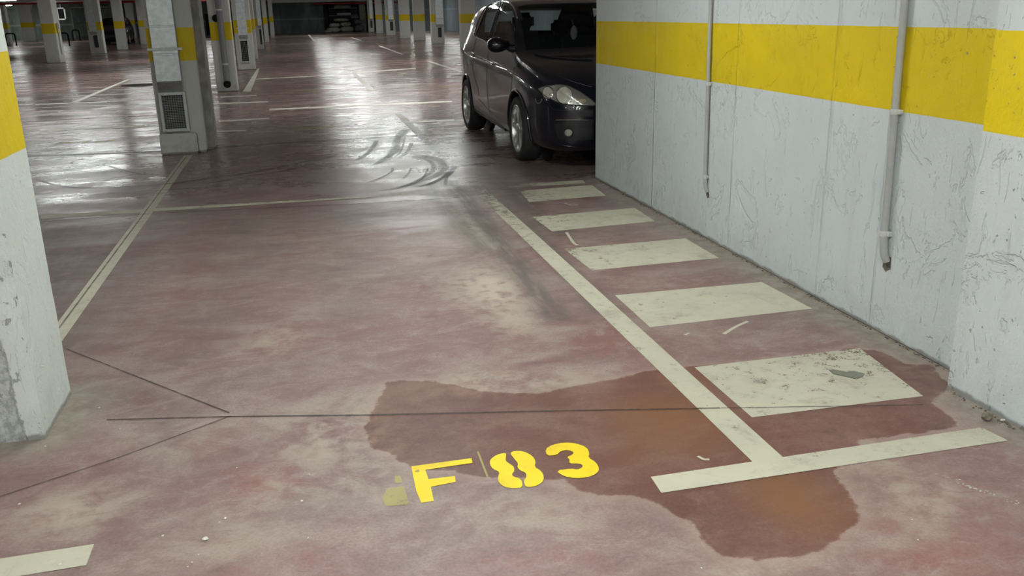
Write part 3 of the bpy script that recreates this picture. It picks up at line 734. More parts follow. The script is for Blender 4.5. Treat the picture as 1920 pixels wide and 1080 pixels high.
# ------------------------------------------------------------------ far clutter
def hoop(x, y, rz, label):
    t = empty('barrier_hoop', (x, y, 0), label, 'barrier', 'parking barriers', rz)
    bm = BM(); tube(bm, [(-.28, 0, 0), (-.28, 0, .62), (-.24, 0, .72), (-.15, 0, .76), (.15, 0, .76), (.24, 0, .72), (.28, 0, .62), (.28, 0, 0)], 0.045, 10); obj('hoop', bm, M['black'], t, smooth=True)
    for s in (-.28, .28):
        bm = BM(); box(bm, s - .08, s + .08, -.08, .08, 0, .015, .003); obj('foot_plate', bm, M['black'], t)
hoop(-17.85, 65.0, 0, 'black barrier hoop in front of the leftmost far pillar')
hoop(-13.6, 60.0, .3, 'black barrier hoop half hidden behind the wide left pillar')
hoop(-16.3, 76.0, .8, 'black barrier hoop standing by the far dark panels')
t = empty('traffic_mirror', at_y(115, 26, 74.0), 'white framed rectangular mirror sign hanging far left', 'mirror', rz=0)
bm = BM(); prof = []
box(bm, -.30, .30, -.02, .02, -.44, .44, .10, 3); obj('frame', bm, M['clip'], t, smooth=True)
bm = BM(); box(bm, -.19, .19, -.035, -.015, -.33, .33, .004, 1); obj('mirror_glass', bm, plain('dark_mirror', (.08, .09, .09), .1, 0.9), t)
bm = BM(); tube(bm, [(0, 0, .42), (0, 0, CEIL - t.location.z)], .03, 8); obj('hanger', bm, M['grille_frame'], t)
def sprinkler(x0, x1, y, z, r, label):
    t = empty('sprinkler_pipe', ((x0 + x1) / 2, y, z), label, 'pipe', 'red sprinkler pipes'); h = (x1 - x0) / 2
    obj('pipe', tube(BM(), [(-h, 0, 0), (h, 0, 0)], r, 10), M['red_pipe'], t, True)
    for k in range(4):
        xx = -h + (k + .5) * h / 2
        obj('hanger', tube(BM(), [(xx, 0, r * .8), (xx, 0, CEIL - z - .001)], .012, 6), M['grille_frame'], t, True)
sprinkler(-26, -2.5, 59.2, 2.46, .06, 'red sprinkler pipe under the ceiling across the far left')
sprinkler(1.6, 9.0, 80.0, 2.36, .07, 'red sprinkler pipe under the ceiling above the junk heap')
sprinkler(-26, -9.5, 49, 2.62, .05, 'thin red sprinkler pipe running behind the wide left pillar')
# tall panels in the far left corner
M['panel'] = plain('dark_grey_door_panel', (0.10, 0.12, 0.115), 0.6, var=.2, scale=2)
for x0, x1, lb in ((-17.6, -15.8, 'dark grey panel door at the far left, left of the pair'), (-15.6, -13.9, 'dark grey panel door at the far left, right of the pair')):
    t = empty('panel_door', ((x0 + x1) / 2, 81.9, 0), lb, 'door panel', 'far panel doors', kind='thing')
    h_ = (x1 - x0) / 2
    bm = BM(); box(bm, -h_, h_, -.04, .04, 0.02, 2.4, .01); obj('leaf', bm, M['panel'], t)
    bm = BM(); box(bm, -h_ + .1, h_ - .1, -.055, -.035, .2, 1.1, .01); box(bm, -h_ + .1, h_ - .1, -.055, -.035, 1.3, 2.3, .01); obj('raised_panel', bm, M['dark_wall'], t)
    bm = BM(); box(bm, -h_ - .08, -h_, -.06, .06, 0, 2.5); box(bm, h_, h_ + .08, -.06, .06, 0, 2.5); box(bm, -h_ - .08, h_ + .08, -.06, .06, 2.42, 2.5); obj('door_frame', bm, M['bare'], t)
# inspection cover: round dark opening in the floor left of the centre pillar
t = empty('drain_cover', (*ground(262, 160).xy, 0), 'dark round drain cover on the glossy floor behind the centre pillar', 'drain cover')
bm = BM(); bmesh.ops.create_circle(bm, cap_ends=True, segments=40, radius=.40); bmesh.ops.translate(bm, verts=bm.verts, vec=(0, 0, .004)); obj('cover_plate', bm, M['black'], t)
bm = BM(); tube(bm, [(.42 * math.cos(2 * PI * k / 40), .42 * math.sin(2 * PI * k / 40), .004) for k in range(41)], .012, 6); obj('rim', bm, M['dirt'], t)
# heap of sacks and rolled sheets in the far recess
M['sack'] = plain('dusty_grey_sack', (.36, .36, .32), .85, var=.25, scale=6, bump=.4)
M['sack_dark'] = plain('dark_sack', (.10, .11, .11), .8, var=.3, scale=6, bump=.4)
def sack(x, y, z, lx, ly, lz, rz, mat, label, group):
    from mathutils import noise as mn
    bm = BM(); bmesh.ops.create_icosphere(bm, subdivisions=3, radius=1)
    for v in bm.verts:
        p = v.co.copy(); q = Vector((math.copysign(abs(p.x) ** .6, p.x) * lx / 2, math.copysign(abs(p.y) ** .6, p.y) * ly / 2, math.copysign(abs(p.z) ** .75, p.z) * lz / 2))
        v.co = q * (1 + .16 * mn.noise(p * 2.3 + Vector((x, y, z))))
    zmin = min(v.co.z for v in bm.verts)
    for v in bm.verts: v.co.z -= zmin
    o = obj('sack', bm, mat, None, True, (x, y, z)); o.rotation_euler = (0, 0, rz); tag(o, label, 'sack', group)
GL, DL = 'pale dusty sack lying in the junk heap at the far end', 'dark sack at the right of the far junk heap'
for x, y, z, a, b, c, r in ((3.15, 81.0, 0, 1.1, .7, .42, .1), (4.35, 81.1, 0, 1.1, .7, .46, -.1), (3.3, 81.05, .44, .9, .6, .32, .15), (4.25, 81.15, .48, .85, .6, .34, 0), (3.9, 81.1, .88, 1.2, .6, .26, .1), (2.65, 80.2, 0, .55, .4, .24, .5)):
    sack(x, y, z, a, b, c, r, M['sack'], GL, 'pale sacks in the far heap')
for x, y, z, a, b, c, r in ((5.4, 81.2, 0, .8, .7, .55, .1), (5.35, 81.25, .62, .75, .6, .42, .2), (5.1, 81.3, 1.07, .7, .5, .28, 0)):
    sack(x, y, z, a, b, c, r, M['sack_dark'], DL, 'dark sacks in the far heap')
t = empty('storage_rack', (4.25, 83.6, 0), 'dark metal rack with pale rolls in the far recess above the junk heap', 'rack')
for s in (-1.3, 1.3):
    for d in (-.3, .3):
        bm = BM(); box(bm, s - .04, s + .04, d - .04, d + .04, 0, 2.3); obj('upright', bm, M['black'], t)
for z in (1.35, 1.95):
    bm = BM(); box(bm, -1.3, 1.3, -.32, .32, z, z + .05); obj('shelf', bm, M['slat'], t)
o = obj('rolled_sheet', tube(BM(), [(-.7, 0, .14), (.1, 0, .14), (.7, .02, .14)], .14, 12), M['sack'], None, True, (4.2, 83.6, 2.003)); tag(o, 'pale rolled sheet lying on the upper shelf of the far rack', 'roll')
o = obj('rolled_sheet', tube(BM(), [(-.6, 0, .10), (.6, 0, .10)], .10, 12), M['clip'], None, True, (4.3, 83.6, 1.403)); tag(o, 'pale thin roll lying on the lower shelf of the far rack', 'roll')
o = empty('storage_cabinet', (-6.9, 80.5, 0), 'tall dark narrow cabinet far behind the centre pillar', 'cabinet')
bm = BM(); box(bm, -.28, .28, -.2, .2, .05, 1.75, .02); obj('body', bm, M['black'], o)
bm = BM(); box(bm, -.25, .25, -.2, .2, 0, .05); obj('base', bm, M['slat'], o)
bm = BM(); box(bm, .16, .20, -.225, -.195, .8, 1.0, .004); obj('handle', bm, M['clip'], o)

# ------------------------------------------------------------------ litter on the floor
def crumb(loc, s, mat, label, cat, name, group=None, flat=.5):
    from mathutils import noise as mn
    bm = BM(); bmesh.ops.create_icosphere(bm, subdivisions=2, radius=1)
    for v in bm.verts:
        p = v.co.copy(); k = 1 + .35 * mn.noise(p * 1.9 + Vector(loc) * 31)
        v.co = Vector((p.x * s[0], p.y * s[1], p.z * s[2])) * k
    zmin = min(v.co.z for v in bm.verts)
    for v in bm.verts: v.co.z -= zmin
    o = obj(name, bm, mat, None, True, loc); o.rotation_euler = (0, 0, rng.random() * 6)
    return tag(o, label, cat, group)
M['fleck'] = plain('white_paint_fleck', (.62, .60, .52), .6)
for u, v, s in [(37, 946, 6), (85, 838, 5), (112, 1060, 8), (305, 1006, 6), (385, 1013, 12), (422, 973, 6), (412, 980, 4), (372, 1041, 4), (360, 1056, 5), (352, 1064, 4), (566, 941, 7), (578, 1010, 5), (580, 890, 4), (1315, 1066, 4), (1710, 975, 4), (1721, 1013, 4), (444, 878, 4), (225, 805, 4), (186, 765, 5)]:
    g = ground(u, v); r_ = s * .0008
    crumb((g.x, g.y, .0005), (r_, r_ * .8, r_ * .45), M['fleck'], 'small white paint fleck lying on the red floor', 'paint fleck', 'paint_fleck', 'white flecks on the floor')
M['leaf'] = plain('dry_crumpled_leaf', (.20, .17, .12), .8, var=.4, scale=60, bump=.5)
g = ground(1850, 788); crumb((g.x, g.y, .001), (.022, .016, .016), M['leaf'], 'crumpled dry scrap on the floor by the right pillar foot', 'scrap', 'crumpled_scrap')
g = ground(1884, 790); crumb((g.x - .01, g.y, .001), (.010, .006, .005), M['fleck'], 'small pale chip at the foot of the right pillar', 'chip', 'plaster_chip')
# flat torn scrap on the nearest zebra block
M['scrap'] = plain('grey_green_torn_sheet', (.16, .165, .13), .6, var=.15, scale=30)
bm = BM(); pts = [(1554, 695), (1562, 694), (1588, 699), (1600, 697), (1621, 702), (1618, 707), (1606, 712), (1580, 706), (1562, 702)]
q = gp(pts); cx, cy = sum(p[0] for p in q) / len(q), sum(p[1] for p in q) / len(q)
prism(bm, [(p[0] - cx, p[1] - cy) for p in q], .0, .0022)
tag(obj('torn_scrap', bm, M['scrap'], None, False, (cx, cy, .0022)), 'flat grey torn scrap lying on the nearest zebra block', 'scrap')
# crumbling dirt along the foot of the wall
k = 0
bm = BM()
for i in range(420):
    y = 2.45 + rng.random() ** 1.6 * 5.2; wx = 2.448 if y < 2.84 else WALLX
    dens = 1.0 if 2.4 < y < 3.0 else .5
    s = .0015 + .0055 * rng.random() ** 4
    mtx = Matrix.Translation((wx - .003 - .004 - abs(rng.normal(0, .012)) * dens, y, s * .3)) @ Matrix.Rotation(rng.random() * 6, 4, 'Z') @ Matrix.Diagonal((s, s * (.6 + rng.random()), s * .6, 1))
    bmesh.ops.create_icosphere(bm, subdivisions=1, radius=1, matrix=mtx)
tag(obj('wall_foot_debris', bm, M['dirt'], None, True), 'crumbs of dirt and plaster along the foot of the white wall', 'debris', kind='stuff')

# ------------------------------------------------------------------ the dark compact people carrier
M['car_paint'] = plain('blue_black_car_paint', (0.006, 0.007, 0.013), 0.3, var=0.05, coat=1.0, spec=0.3)
M['trim'] = plain('black_car_trim', (0.014, 0.015, 0.017), 0.45, var=.1)
M['tyre'] = plain('tyre_rubber', (0.022, 0.022, 0.023), 0.75, var=.2, scale=20)
M['alloy'] = plain('silver_alloy', (0.55, 0.56, 0.54), 0.32, 0.85, var=.06)
M['chrome'] = plain('chrome', (0.75, 0.76, 0.77), 0.10, 1.0, var=.02)
M['seat'] = plain('dark_seat_cloth', (0.03, 0.032, 0.034), 0.9, var=.2, scale=60)
M['lamp_shell'] = plain('satin_reflector', (0.50, 0.50, 0.46), 0.22, 0.7, var=.1)
M['lamp_bowl'] = plain('pale_lamp_bowl', (0.55, 0.54, 0.47), 0.3, 0.2, var=.1)
M['amber'] = plain('pale_amber_lens', (0.42, 0.36, 0.26), 0.25, 0.1)
M['ornament'] = plain('pale_paper_ornament', (0.45, 0.46, 0.42), 0.8)
def glass(name, tint, rough=0.02):
    k = N(name)
    gl = k.n('BsdfGlossy'); gl.inputs['Roughness'].default_value = rough; gl.inputs[0].default_value = (.9, .95, .95, 1)
    tr = k.n('BsdfTransparent'); tr.inputs[0].default_value = (*tint, 1)
    fr = k.n('LayerWeight'); fr.inputs[0].default_value = 0.12
    mx = k.n('MixShader'); k.t.links.new(k.math('MULTIPLY', k.math('ADD', fr.outputs['Fresnel'], .03), .9), mx.inputs[0]); k.t.links.new(tr.outputs[0], mx.inputs[1]); k.t.links.new(gl.outputs[0], mx.inputs[2])
    return k.done(mx.outputs[0])
M['glass'] = glass('tinted_car_glass', (.62, .66, .66))
M['dark_glass'] = glass('dark_tinted_side_glass', (.40, .42, .42))
M['clear'] = glass('clear_lamp_lens', (.9, .92, .9))

def pchip(xs, ys):
    xs, ys = np.array(xs, float), np.array(ys, float); h = np.diff(xs); d = np.diff(ys) / h; m_ = np.zeros(len(xs))
    for i in range(1, len(xs) - 1):
        if d[i - 1] * d[i] > 0:
            w1, w2 = 2 * h[i] + h[i - 1], h[i] + 2 * h[i - 1]; m_[i] = (w1 + w2) / (w1 / d[i - 1] + w2 / d[i])
    m_[0], m_[-1] = d[0], d[-1]
    def f(x):
        i = int(np.clip(np.searchsorted(xs, x) - 1, 0, len(h) - 1)); t = (x - xs[i]) / h[i]
        return float((2 * t**3 - 3 * t**2 + 1) * ys[i] + (t**3 - 2 * t**2 + t) * h[i] * m_[i] + (-2 * t**3 + 3 * t**2) * ys[i + 1] + (t**3 - t**2) * h[i] * m_[i + 1])
    return f
CAR = Vector((3.066, 8.10, 0)); CAR_ROT = math.radians(.8); CAR_M = Matrix.Translation(CAR) @ Matrix.Rotation(CAR_ROT, 4, 'Z') @ Matrix.Scale(1.035, 4)
AX0, AX1, WR = 0.90, 3.478, 0.318
zt_f = pchip([0, .03, .10, .22, .45, .75, 1.00, 1.12, 1.45, 1.80, 2.08, 2.45, 2.9, 3.4, 3.75, 3.98, 4.12, 4.22, 4.28], [.60, .66, .74, .815, .90, .975, 1.02, 1.06, 1.25, 1.43, 1.525, 1.568, 1.57, 1.545, 1.49, 1.36, 1.13, .93, .74])
zb_f = pchip([0, .08, .3, .6, 3.8, 4.1, 4.28], [.30, .20, .165, .17, .20, .26, .42])
bl_f = pchip([0, .05, .2, .45, .8, 1.1, 1.6, 2.2, 3.0, 3.6, 4.0, 4.15, 4.28], [.55, .61, .70, .785, .87, .915, .935, .955, .985, 1.02, 1.02, .88, .68])
w_f = pchip([0, .02, .06, .14, .25, .40, .62, .90, 1.3, 2.0, 3.0, 3.5, 3.85, 4.05, 4.17, 4.24, 4.28], [.40, .52, .62, .70, .765, .82, .865, .882, .882, .885, .885, .88, .85, .80, .73, .64, .50])
def section(s):
    zt, zb, bl, W = zt_f(s), zb_f(s), bl_f(s), w_f(s)
    t = min(1, max(0, (zt - bl - .05) / .55)); wr = W * .93 - .20 * t
    ztop_side = zt - .05 * t - .012
    nose = min(1, s / .3)
    P_ = [(0, zb), (.72 * W, zb), (.93 * W, zb + .035), (.985 * W, zb + .14), (W * 1.0, zb + .5 * (bl - zb)), (W * .995, bl - .10 * (bl - zb)), (.965 * W, bl),
          (.965 * W * .45 + wr * .55, bl + .5 * (ztop_side - bl)), (wr + .01, ztop_side - .02 * t), (wr - .10 - .06 * (1 - t), zt - .015 * t - .006), (.5 * wr, zt - .004), (0, zt)]
    return P_
def catmull(P_, n):
    P_ = [np.array(p) for p in P_]; out = []
    Q = [2 * P_[0] - P_[1]] + P_ + [2 * P_[-1] - P_[-2]]
    for i in range(1, len(Q) - 2):
        p0, p1, p2, p3 = Q[i - 1:i + 3]
        k = [max(np.linalg.norm(b - a), 1e-4) ** .5 for a, b in ((p0, p1), (p1, p2), (p2, p3))]
        t0 = 0; t1 = k[0]; t2 = t1 + k[1]; t3 = t2 + k[2]
        for j in range(n):
            t = t1 + (t2 - t1) * j / n
            A1 = (t1 - t) / (t1 - t0) * p0 + (t - t0) / (t1 - t0) * p1; A2 = (t2 - t) / (t2 - t1) * p1 + (t - t1) / (t2 - t1) * p2; A3 = (t3 - t) / (t3 - t2) * p2 + (t - t2) / (t3 - t2) * p3
            B1 = (t2 - t) / (t2 - t0) * A1 + (t - t0) / (t2 - t0) * A2; B2 = (t3 - t) / (t3 - t1) * A2 + (t - t1) / (t3 - t1) * A3
            out.append((t2 - t) / (t2 - t1) * B1 + (t - t1) / (t2 - t1) * B2)
    out.append(P_[-1]); return out
def car_shell():
    S = np.concatenate([[0, .008, .02, .04, .065, .095], np.linspace(.13, 4.12, 130), [4.155, 4.19, 4.22, 4.245, 4.265, 4.28]])
    bm = BM(); rows = []
    for s in S:
        h = catmull(section(s), 5); r = []
        full = [(-x, z) for x, z in h] + [(x, z) for x, z in h[::-1][1:-1]]
        rows.append([bm.verts.new((x, s, z)) for x, z in full])
    n = len(rows[0])
    for a, b in zip(rows, rows[1:]):
        for k in range(n): bm.faces.new((a[k], b[k], b[(k + 1) % n], a[(k + 1) % n]))
    for r in (rows[0], rows[-1]):
        c = sum((v.co for v in r), Vector()) / n; cv = bm.verts.new(c)
        for k in range(n): bm.faces.new((r[k], r[(k + 1) % n], cv))
    bmesh.ops.recalc_face_normals(bm, faces=bm.faces)
    return bm
def in_poly(p, poly):
    x, y = p; c = False; n = len(poly)
    for i in range(n):
        (x1, y1), (x2, y2) = poly[i], poly[(i + 1) % n]
        if (y1 > y) != (y2 > y) and x < (x2 - x1) * (y - y1) / (y2 - y1 + 1e-12) + x1: c = not c
    return c
def to_px(local):
    d = CAR_M @ Vector(local) - EYE; k = d.dot(FW)
    return (960 + FPX * d.dot(RT) / k, 540 - FPX * d.dot(UP) / k)
def poly_fill(poly, cell):
    """triangulated filling of a 2-D outline with inner vertices"""
    bm = BM(); f = bm.faces.new([bm.verts.new((p[0], p[1], 0)) for p in poly])
    bmesh.ops.triangulate(bm, faces=[f])
    for _ in range(7):
        es = [e for e in bm.edges if e.calc_length() > cell]
        if not es: break
        bmesh.ops.subdivide_edges(bm, edges=es, cuts=1); bmesh.ops.triangulate(bm, faces=bm.faces[:])
    bmesh.ops.beautify_fill(bm, faces=bm.faces[:], edges=bm.edges[:])
    return bm
def smooth_poly(P_, n=5, closed=True):
    q = []; L = len(P_)
    for i in range(L if closed else L - 1):
        g4 = [Vector(P_[(i + k) % L] if closed else P_[min(max(i + k, 0), L - 1)]) for k in (-1, 0, 1, 2)]
        for k in range(n):
            t = k / n; a, b, c, d = g4
            q.append(0.5 * ((2 * b) + (c - a) * t + (2 * a - 5 * b + 4 * c - d) * t * t + (3 * b - a - 3 * c + d) * t ** 3))
    if not closed: q.append(Vector(P_[-1]))
    return [tuple(v) for v in q]

# outlines taken over onto the bodywork (they are laid on the shell itself, then mirrored to the other flank)
W_FRONT = [(918, 82), (922, 68), (932, 34), (943, 8), (948, 6), (957, 10), (963, 20), (967, 32), (969, 55), (969, 78), (966, 88), (950, 86)]
W_REAR = [(893, 68), (898, 52), (904, 36), (913, 17), (922, 8), (938, 5), (930, 30), (920, 62), (915, 80), (905, 75)]
W_QUART = [(889, 62), (893, 48), (899, 32), (908, 18), (911, 17), (903, 35), (896, 55), (893, 66)]

def build_car():
    t = empty('car', CAR, 'shiny blue-black five-door hatchback parked beyond the end of the white wall', 'car', rz=CAR_ROT)
    t.scale = (1.035,) * 3
    bm = car_shell(); me = bpy.data.meshes.new('shell'); bm.to_mesh(me)
    intact = BVHTree.FromBMesh(bm); bm.free()
    tmp = bpy.data.objects.new('shell', me); COL.objects.link(tmp)
    cutters = []
    for ax in (AX0, AX1):
        for s in (-1, 1):
            c = BM(); bmesh.ops.create_cone(c, cap_ends=True, segments=48, radius1=.365, radius2=.365, depth=.50, matrix=Matrix.Translation((s * .83, ax, WR + .005)) @ Matrix.Rotation(PI / 2, 4, 'Y'))
            cm = bpy.data.meshes.new('cut'); c.to_mesh(cm); c.free(); co = bpy.data.objects.new('cut', cm); COL.objects.link(co); cutters.append(co)
            md = tmp.modifiers.new('b', 'BOOLEAN'); md.operation = 'DIFFERENCE'; md.object = co; md.solver = 'EXACT'
    dg = bpy.context.evaluated_depsgraph_get(); me2 = bpy.data.meshes.new_from_object(tmp.evaluated_get(dg))
    for o in cutters + [tmp]: bpy.data.objects.remove(o)
    bm = BM(); bm.from_mesh(me2)
    # ---- window openings
    ws = lambda P_: smooth_poly(P_, 4)
    side = {'front': ws(W_FRONT), 'rear': ws(W_REAR)}
    cam_l = CAR_M.inverted() @ EYE; to_car = CAR_M.to_3x3().inverted()
    def screen_open(p):                                  # windscreen and back glass outlines in the car's own axes
        x, y, z = p
        if 1.14 < y < 2.02 and z > zt_f(y) - .055: return abs(x) < (w_f(y) * .93 - .20 * min(1, max(0, (zt_f(y) - bl_f(y) - .05) / .55))) - .075
        if 3.80 < y < 4.08 and z > 1.12: return abs(x) < .50
        return False
    kill = []
    def shrink(P_, k):
        c = Vector((sum(p[0] for p in P_) / len(P_), sum(p[1] for p in P_) / len(P_)))
        return [tuple(c + (Vector(p) - c) * k) for p in P_]
    sh = {n: shrink(P_, .88) for n, P_ in side.items()}
    for f in bm.faces:
        c = f.calc_center_median()
        if screen_open(c): kill.append(f); continue
        if c.z < .9 or abs(c.x) < .45 or abs(f.normal.x) < .5: continue
        px = to_px((-abs(c.x), c.y, c.z))
        if any(in_poly(px, P_) for P_ in sh.values()): kill.append(f)
    # glass for front and back comes from the very faces that were cut out
    def glass_from(sel, name, mat, push):
        g = BM(); vm = {}
        for f in sel:
            vs_ = []
            for v in f.verts:
                if v not in vm: vm[v] = g.verts.new(v.co + v.normal * push)
                vs_.append(vm[v])
            g.faces.new(vs_)
        return obj(name, g, mat, t, True)
    scr = [f for f in kill if screen_open(f.calc_center_median())]
    glass_from([f for f in scr if f.calc_center_median().y < 2.5], 'windscreen', M['glass'], .001)
    glass_from([f for f in scr if f.calc_center_median().y > 2.5], 'rear_window', M['glass'], .001)
    bmesh.ops.delete(bm, geom=kill, context='FACES')
    body = obj('body', bm, M['car_paint'], t, True)
    # ---- patches laid on the shell
    def cast(u, v, off):
        d = (to_car @ ray(u, v)).normalized(); h = intact.ray_cast(cam_l, d)
        if h[0] is None: return None
        n = h[1]
        if n.dot(d) > 0: n = -n
        return h[0] + n * off
    def patch(name, poly, mat, off, parent, label=None, cell=6, mirror=True, depth=0):
        bm = poly_fill(poly, cell); bad = []
        for v in bm.verts:
            q = cast(v.co.x, v.co.y, off)
            if q is None: bad.append(v)
            else: v.co = q
        bmesh.ops.delete(bm, geom=bad, context='VERTS')
        bmesh.ops.delete(bm, geom=[f for f in bm.faces if max(e.calc_length() for e in f.edges) > .3], context='FACES')
        if depth:
            r = bmesh.ops.solidify(bm, geom=bm.faces[:], thickness=depth)
        objs = [bm]
        if mirror:
            b2 = bm.copy()
            for v in b2.verts: v.co.x *= -1
            objs.append(b2)
        res = [obj(name, b, mat, parent, True) for b in objs]
        if label: res[0]['label'] = label
        return res
    def line(name, pts, r, mat, parent, off=.002, mirror=True, n=6, label=None, closed=False):
        q = smooth_poly(pts, 6, closed) if len(pts) > 2 else pts
        if closed: q = q + [q[0]]
        P_ = [cast(u, v, off) for u, v in q]; P_ = [p for p in P_ if p is not None]
        for s in ((1, -1) if mirror else (1,)):
            o = obj(name, tube(BM(), [Vector((p.x * s, p.y, p.z)) for p in P_], r, n), mat, parent, True)
            if label and s == 1: o['label'] = label
        return o
    for nm, P_ in side.items():
        big = shrink(P_, 1.04)
        g = patch('side_window', P_, M['dark_glass'], .003, t, cell=5)
        line('window_seal', P_, .007, M['trim'], g[0], .003, closed=True)
    # chrome-like strip over the side glass and along the belt
    line('roof_strip', [(889, 66), (894, 47), (903, 27), (913, 13), (925, 5), (943, 3), (955, 6), (964, 16), (969, 33)], .008, M['chrome'], t, .003, label='bright trim line round the side glass')
    line('belt_strip', [(889, 66), (893, 71), (905, 78), (918, 84)], .007, M['chrome'], t, .003)
    # door and panel gaps
    for P_ in ([(918, 85), (914, 110), (913, 150), (917, 205), (922, 216)], [(968, 92), (966, 115), (960, 150), (957, 190), (956, 222)], [(893, 72), (888, 95), (886, 120), (889, 142), (896, 165), (898, 180)], [(898, 186), (925, 214), (955, 236)],
               [(885, 115), (915, 128), (945, 140)], [(985, 118), (1005, 135), (1020, 158)], [(1000, 106), (1025, 128), (1060, 148), (1109, 163)]):
        line('panel_gap', P_, .0035, M['trim'], t, 0.0)
    line('side_crease', [(878, 98), (905, 108), (935, 121), (968, 141), (985, 152)], .006, M['car_paint'], t, -.001)
    line('sill_strip', [(893, 203), (920, 222), (952, 246)], .028, M['trim'], t, -.008)
    # wheel arch lips
    for ax in (AX0, AX1):
        for s in (-1, 1):
            pts = []
            for k in range(19):
                a = math.radians(-12 + 204 * k / 18); y, z = ax + .372 * math.cos(a), WR + .005 + .372 * math.sin(a)
                h = intact.ray_cast(Vector((s * 2, y, z)), Vector((-s, 0, 0)))
                if h[0] is not None: pts.append(h[0] + Vector((s * .002, 0, 0)))
            obj('arch_lip', tube(BM(), pts, .012, 8), M['car_paint'], t, True)
            bm = BM(); bmesh.ops.create_cone(bm, cap_ends=True, segments=40, radius1=.358, radius2=.358, depth=.05, matrix=Matrix.Translation((s * .60, ax, WR + .005)) @ Matrix.Rotation(PI / 2, 4, 'Y')); obj('arch_liner', bm, M['trim'], t)
    # ---- headlamp
    HL = smooth_poly([(1010, 167), (1024, 161), (1042, 159), (1062, 161), (1083, 170), (1100, 181), (1112, 190), (1116, 198), (1095, 198), (1062, 196), (1040, 190), (1022, 179)], 4)
    hl = patch('headlamp', HL, M['lamp_shell'], .003, t, 'cloudy headlamp with two round bowls', 6)
    for cx, cy, rx, ry in ((1058, 179, 14.5, 15.5), (1028, 174, 9, 11)):
        P_ = [(cx + rx * math.cos(a), cy + ry * math.sin(a)) for a in np.linspace(0, 2 * PI, 24, endpoint=False)]
        patch('lamp_bowl', P_, M['lamp_bowl'], .007, hl[0], None, 6)
        line('bowl_ring', P_, .005, M['chrome'], hl[0], .007, closed=True)
    P_ = [(1092 + 7 * math.cos(a), 190 + 4 * math.sin(a)) for a in np.linspace(0, 2 * PI, 16, endpoint=False)]
    patch('indicator_bulb', P_, M['amber'], .007, hl[0])
    line('lamp_edge', HL, .005, M['trim'], hl[0], .004, closed=True)
    # fog lamp, bumper lines, intake, round sensor caps
    P_ = [(1066 + 8 * math.cos(a), 248.5 + 7.5 * math.sin(a)) for a in np.linspace(0, 2 * PI, 24, endpoint=False)]
    fg = patch('fog_lamp', P_, M['lamp_shell'], .006, t, 'small round fog lamp in the bumper', 4); line('fog_ring', P_, .006, M['trim'], fg[0], .006, closed=True)
    patch('lower_intake', [(1040, 232), (1075, 226), (1112, 226), (1112, 262), (1078, 264), (1046, 260)], M['trim'], .002, t)
    patch('grille', [(1070, 205), (1112, 206), (1112, 219), (1082, 219)], M['trim'], .002, t)
    line('bumper_gap', [(1018, 182), (1036, 203), (1050, 207), (1112, 208)], .003, M['trim'], t, 0)
    line('bumper_strip', [(1043, 225), (1070, 225), (1112, 225)], .006, M['chrome'], t, .002)
    line('lip_strip', [(1015, 262), (1045, 270), (1080, 276), (1112, 277)], .008, M['car_paint'], t, .002)
    line('tow_cover', [(1010 + 6 * math.cos(a), 185 + 9 * math.sin(a)) for a in np.linspace(0, PI, 9)], .0035, M['lamp_shell'], t, .001)
    # round fuel flap side marker and handles
    patch('side_marker', [(964 + 9 * math.cos(a), 118 + 8 * math.sin(a)) for a in np.linspace(0, 2 * PI, 16, endpoint=False)], M['trim'], .003, t)
    line('door_handle', [(908, 112), (916, 116), (926, 121)], .012, M['car_paint'], t, .012)
    line('door_handle', [(881, 98), (886, 100), (890, 103)], .012, M['car_paint'], t, .012)
    # ---- mirrors
    p = cast(958, 92, 0)
    for s in (1, -1):
        c = Vector((p.x * s, p.y, p.z)); out = -1 * s
        bm = BM(); bmesh.ops.create_icosphere(bm, subdivisions=3, radius=1)
        for v in bm.verts:
            q = v.co; v.co = Vector((out * .135 + q.x * .125, -.02 + (q.y * .085 if q.y < 0 else q.y * .05), .045 + q.z * (.075 - .02 * q.x * out * -1)))
            v.co += c
        mr = obj('wing_mirror', bm, M['car_paint'], t, True)
        bm = BM(); tube(bm, [c + Vector((-out * .03, 0, .0)), c + Vector((out * .06, -.005, .03))], [.045, .03], 10); obj('mirror_arm', bm, M['trim'], mr, True)
        bm = BM(); box(bm, c.x + out * .135 - .10, c.x + out * .135 + .10, c.y + .012, c.y + .034, c.z - .012, c.z + .10, .012, 2); obj('mirror_glass', bm, M['chrome'], mr)
    # ---- wheels
    def wheel(s, ax):
        wt = bpy.data.objects.new('wheel', None); wt.location = (s * .785, ax, WR); link(wt, t); wt.rotation_euler = (0, 0, 0 if s > 0 else PI)
        # local: outer face at +x
        prof = [(-.10, .225), (-.104, .25), (-.106, .285), (-.095, .306), (-.075, .316), (-.03, .318), (.03, .318), (.075, .316), (.095, .306), (.106, .285), (.104, .25), (.095, .232), (.07, .222)]
        bm = BM(); lathe_x(bm, prof, 56)
        obj('tyre', bm, M['tyre'], wt, True)
        bm = BM(); lathe_x(bm, [(-.09, .222), (.06, .218), (.088, .228), (.096, .236), (.098, .230), (.09, .219), (.05, .210), (-.05, .205), (-.06, .0)], 56); obj('rim', bm, M['alloy'], wt, True)
        bm = BM(); lathe_x(bm, [(-.02, .20), (-.02, .06), (.02, .055), (.02, .001)], 40); obj('brake_disc', bm, M['trim'], wt, True)
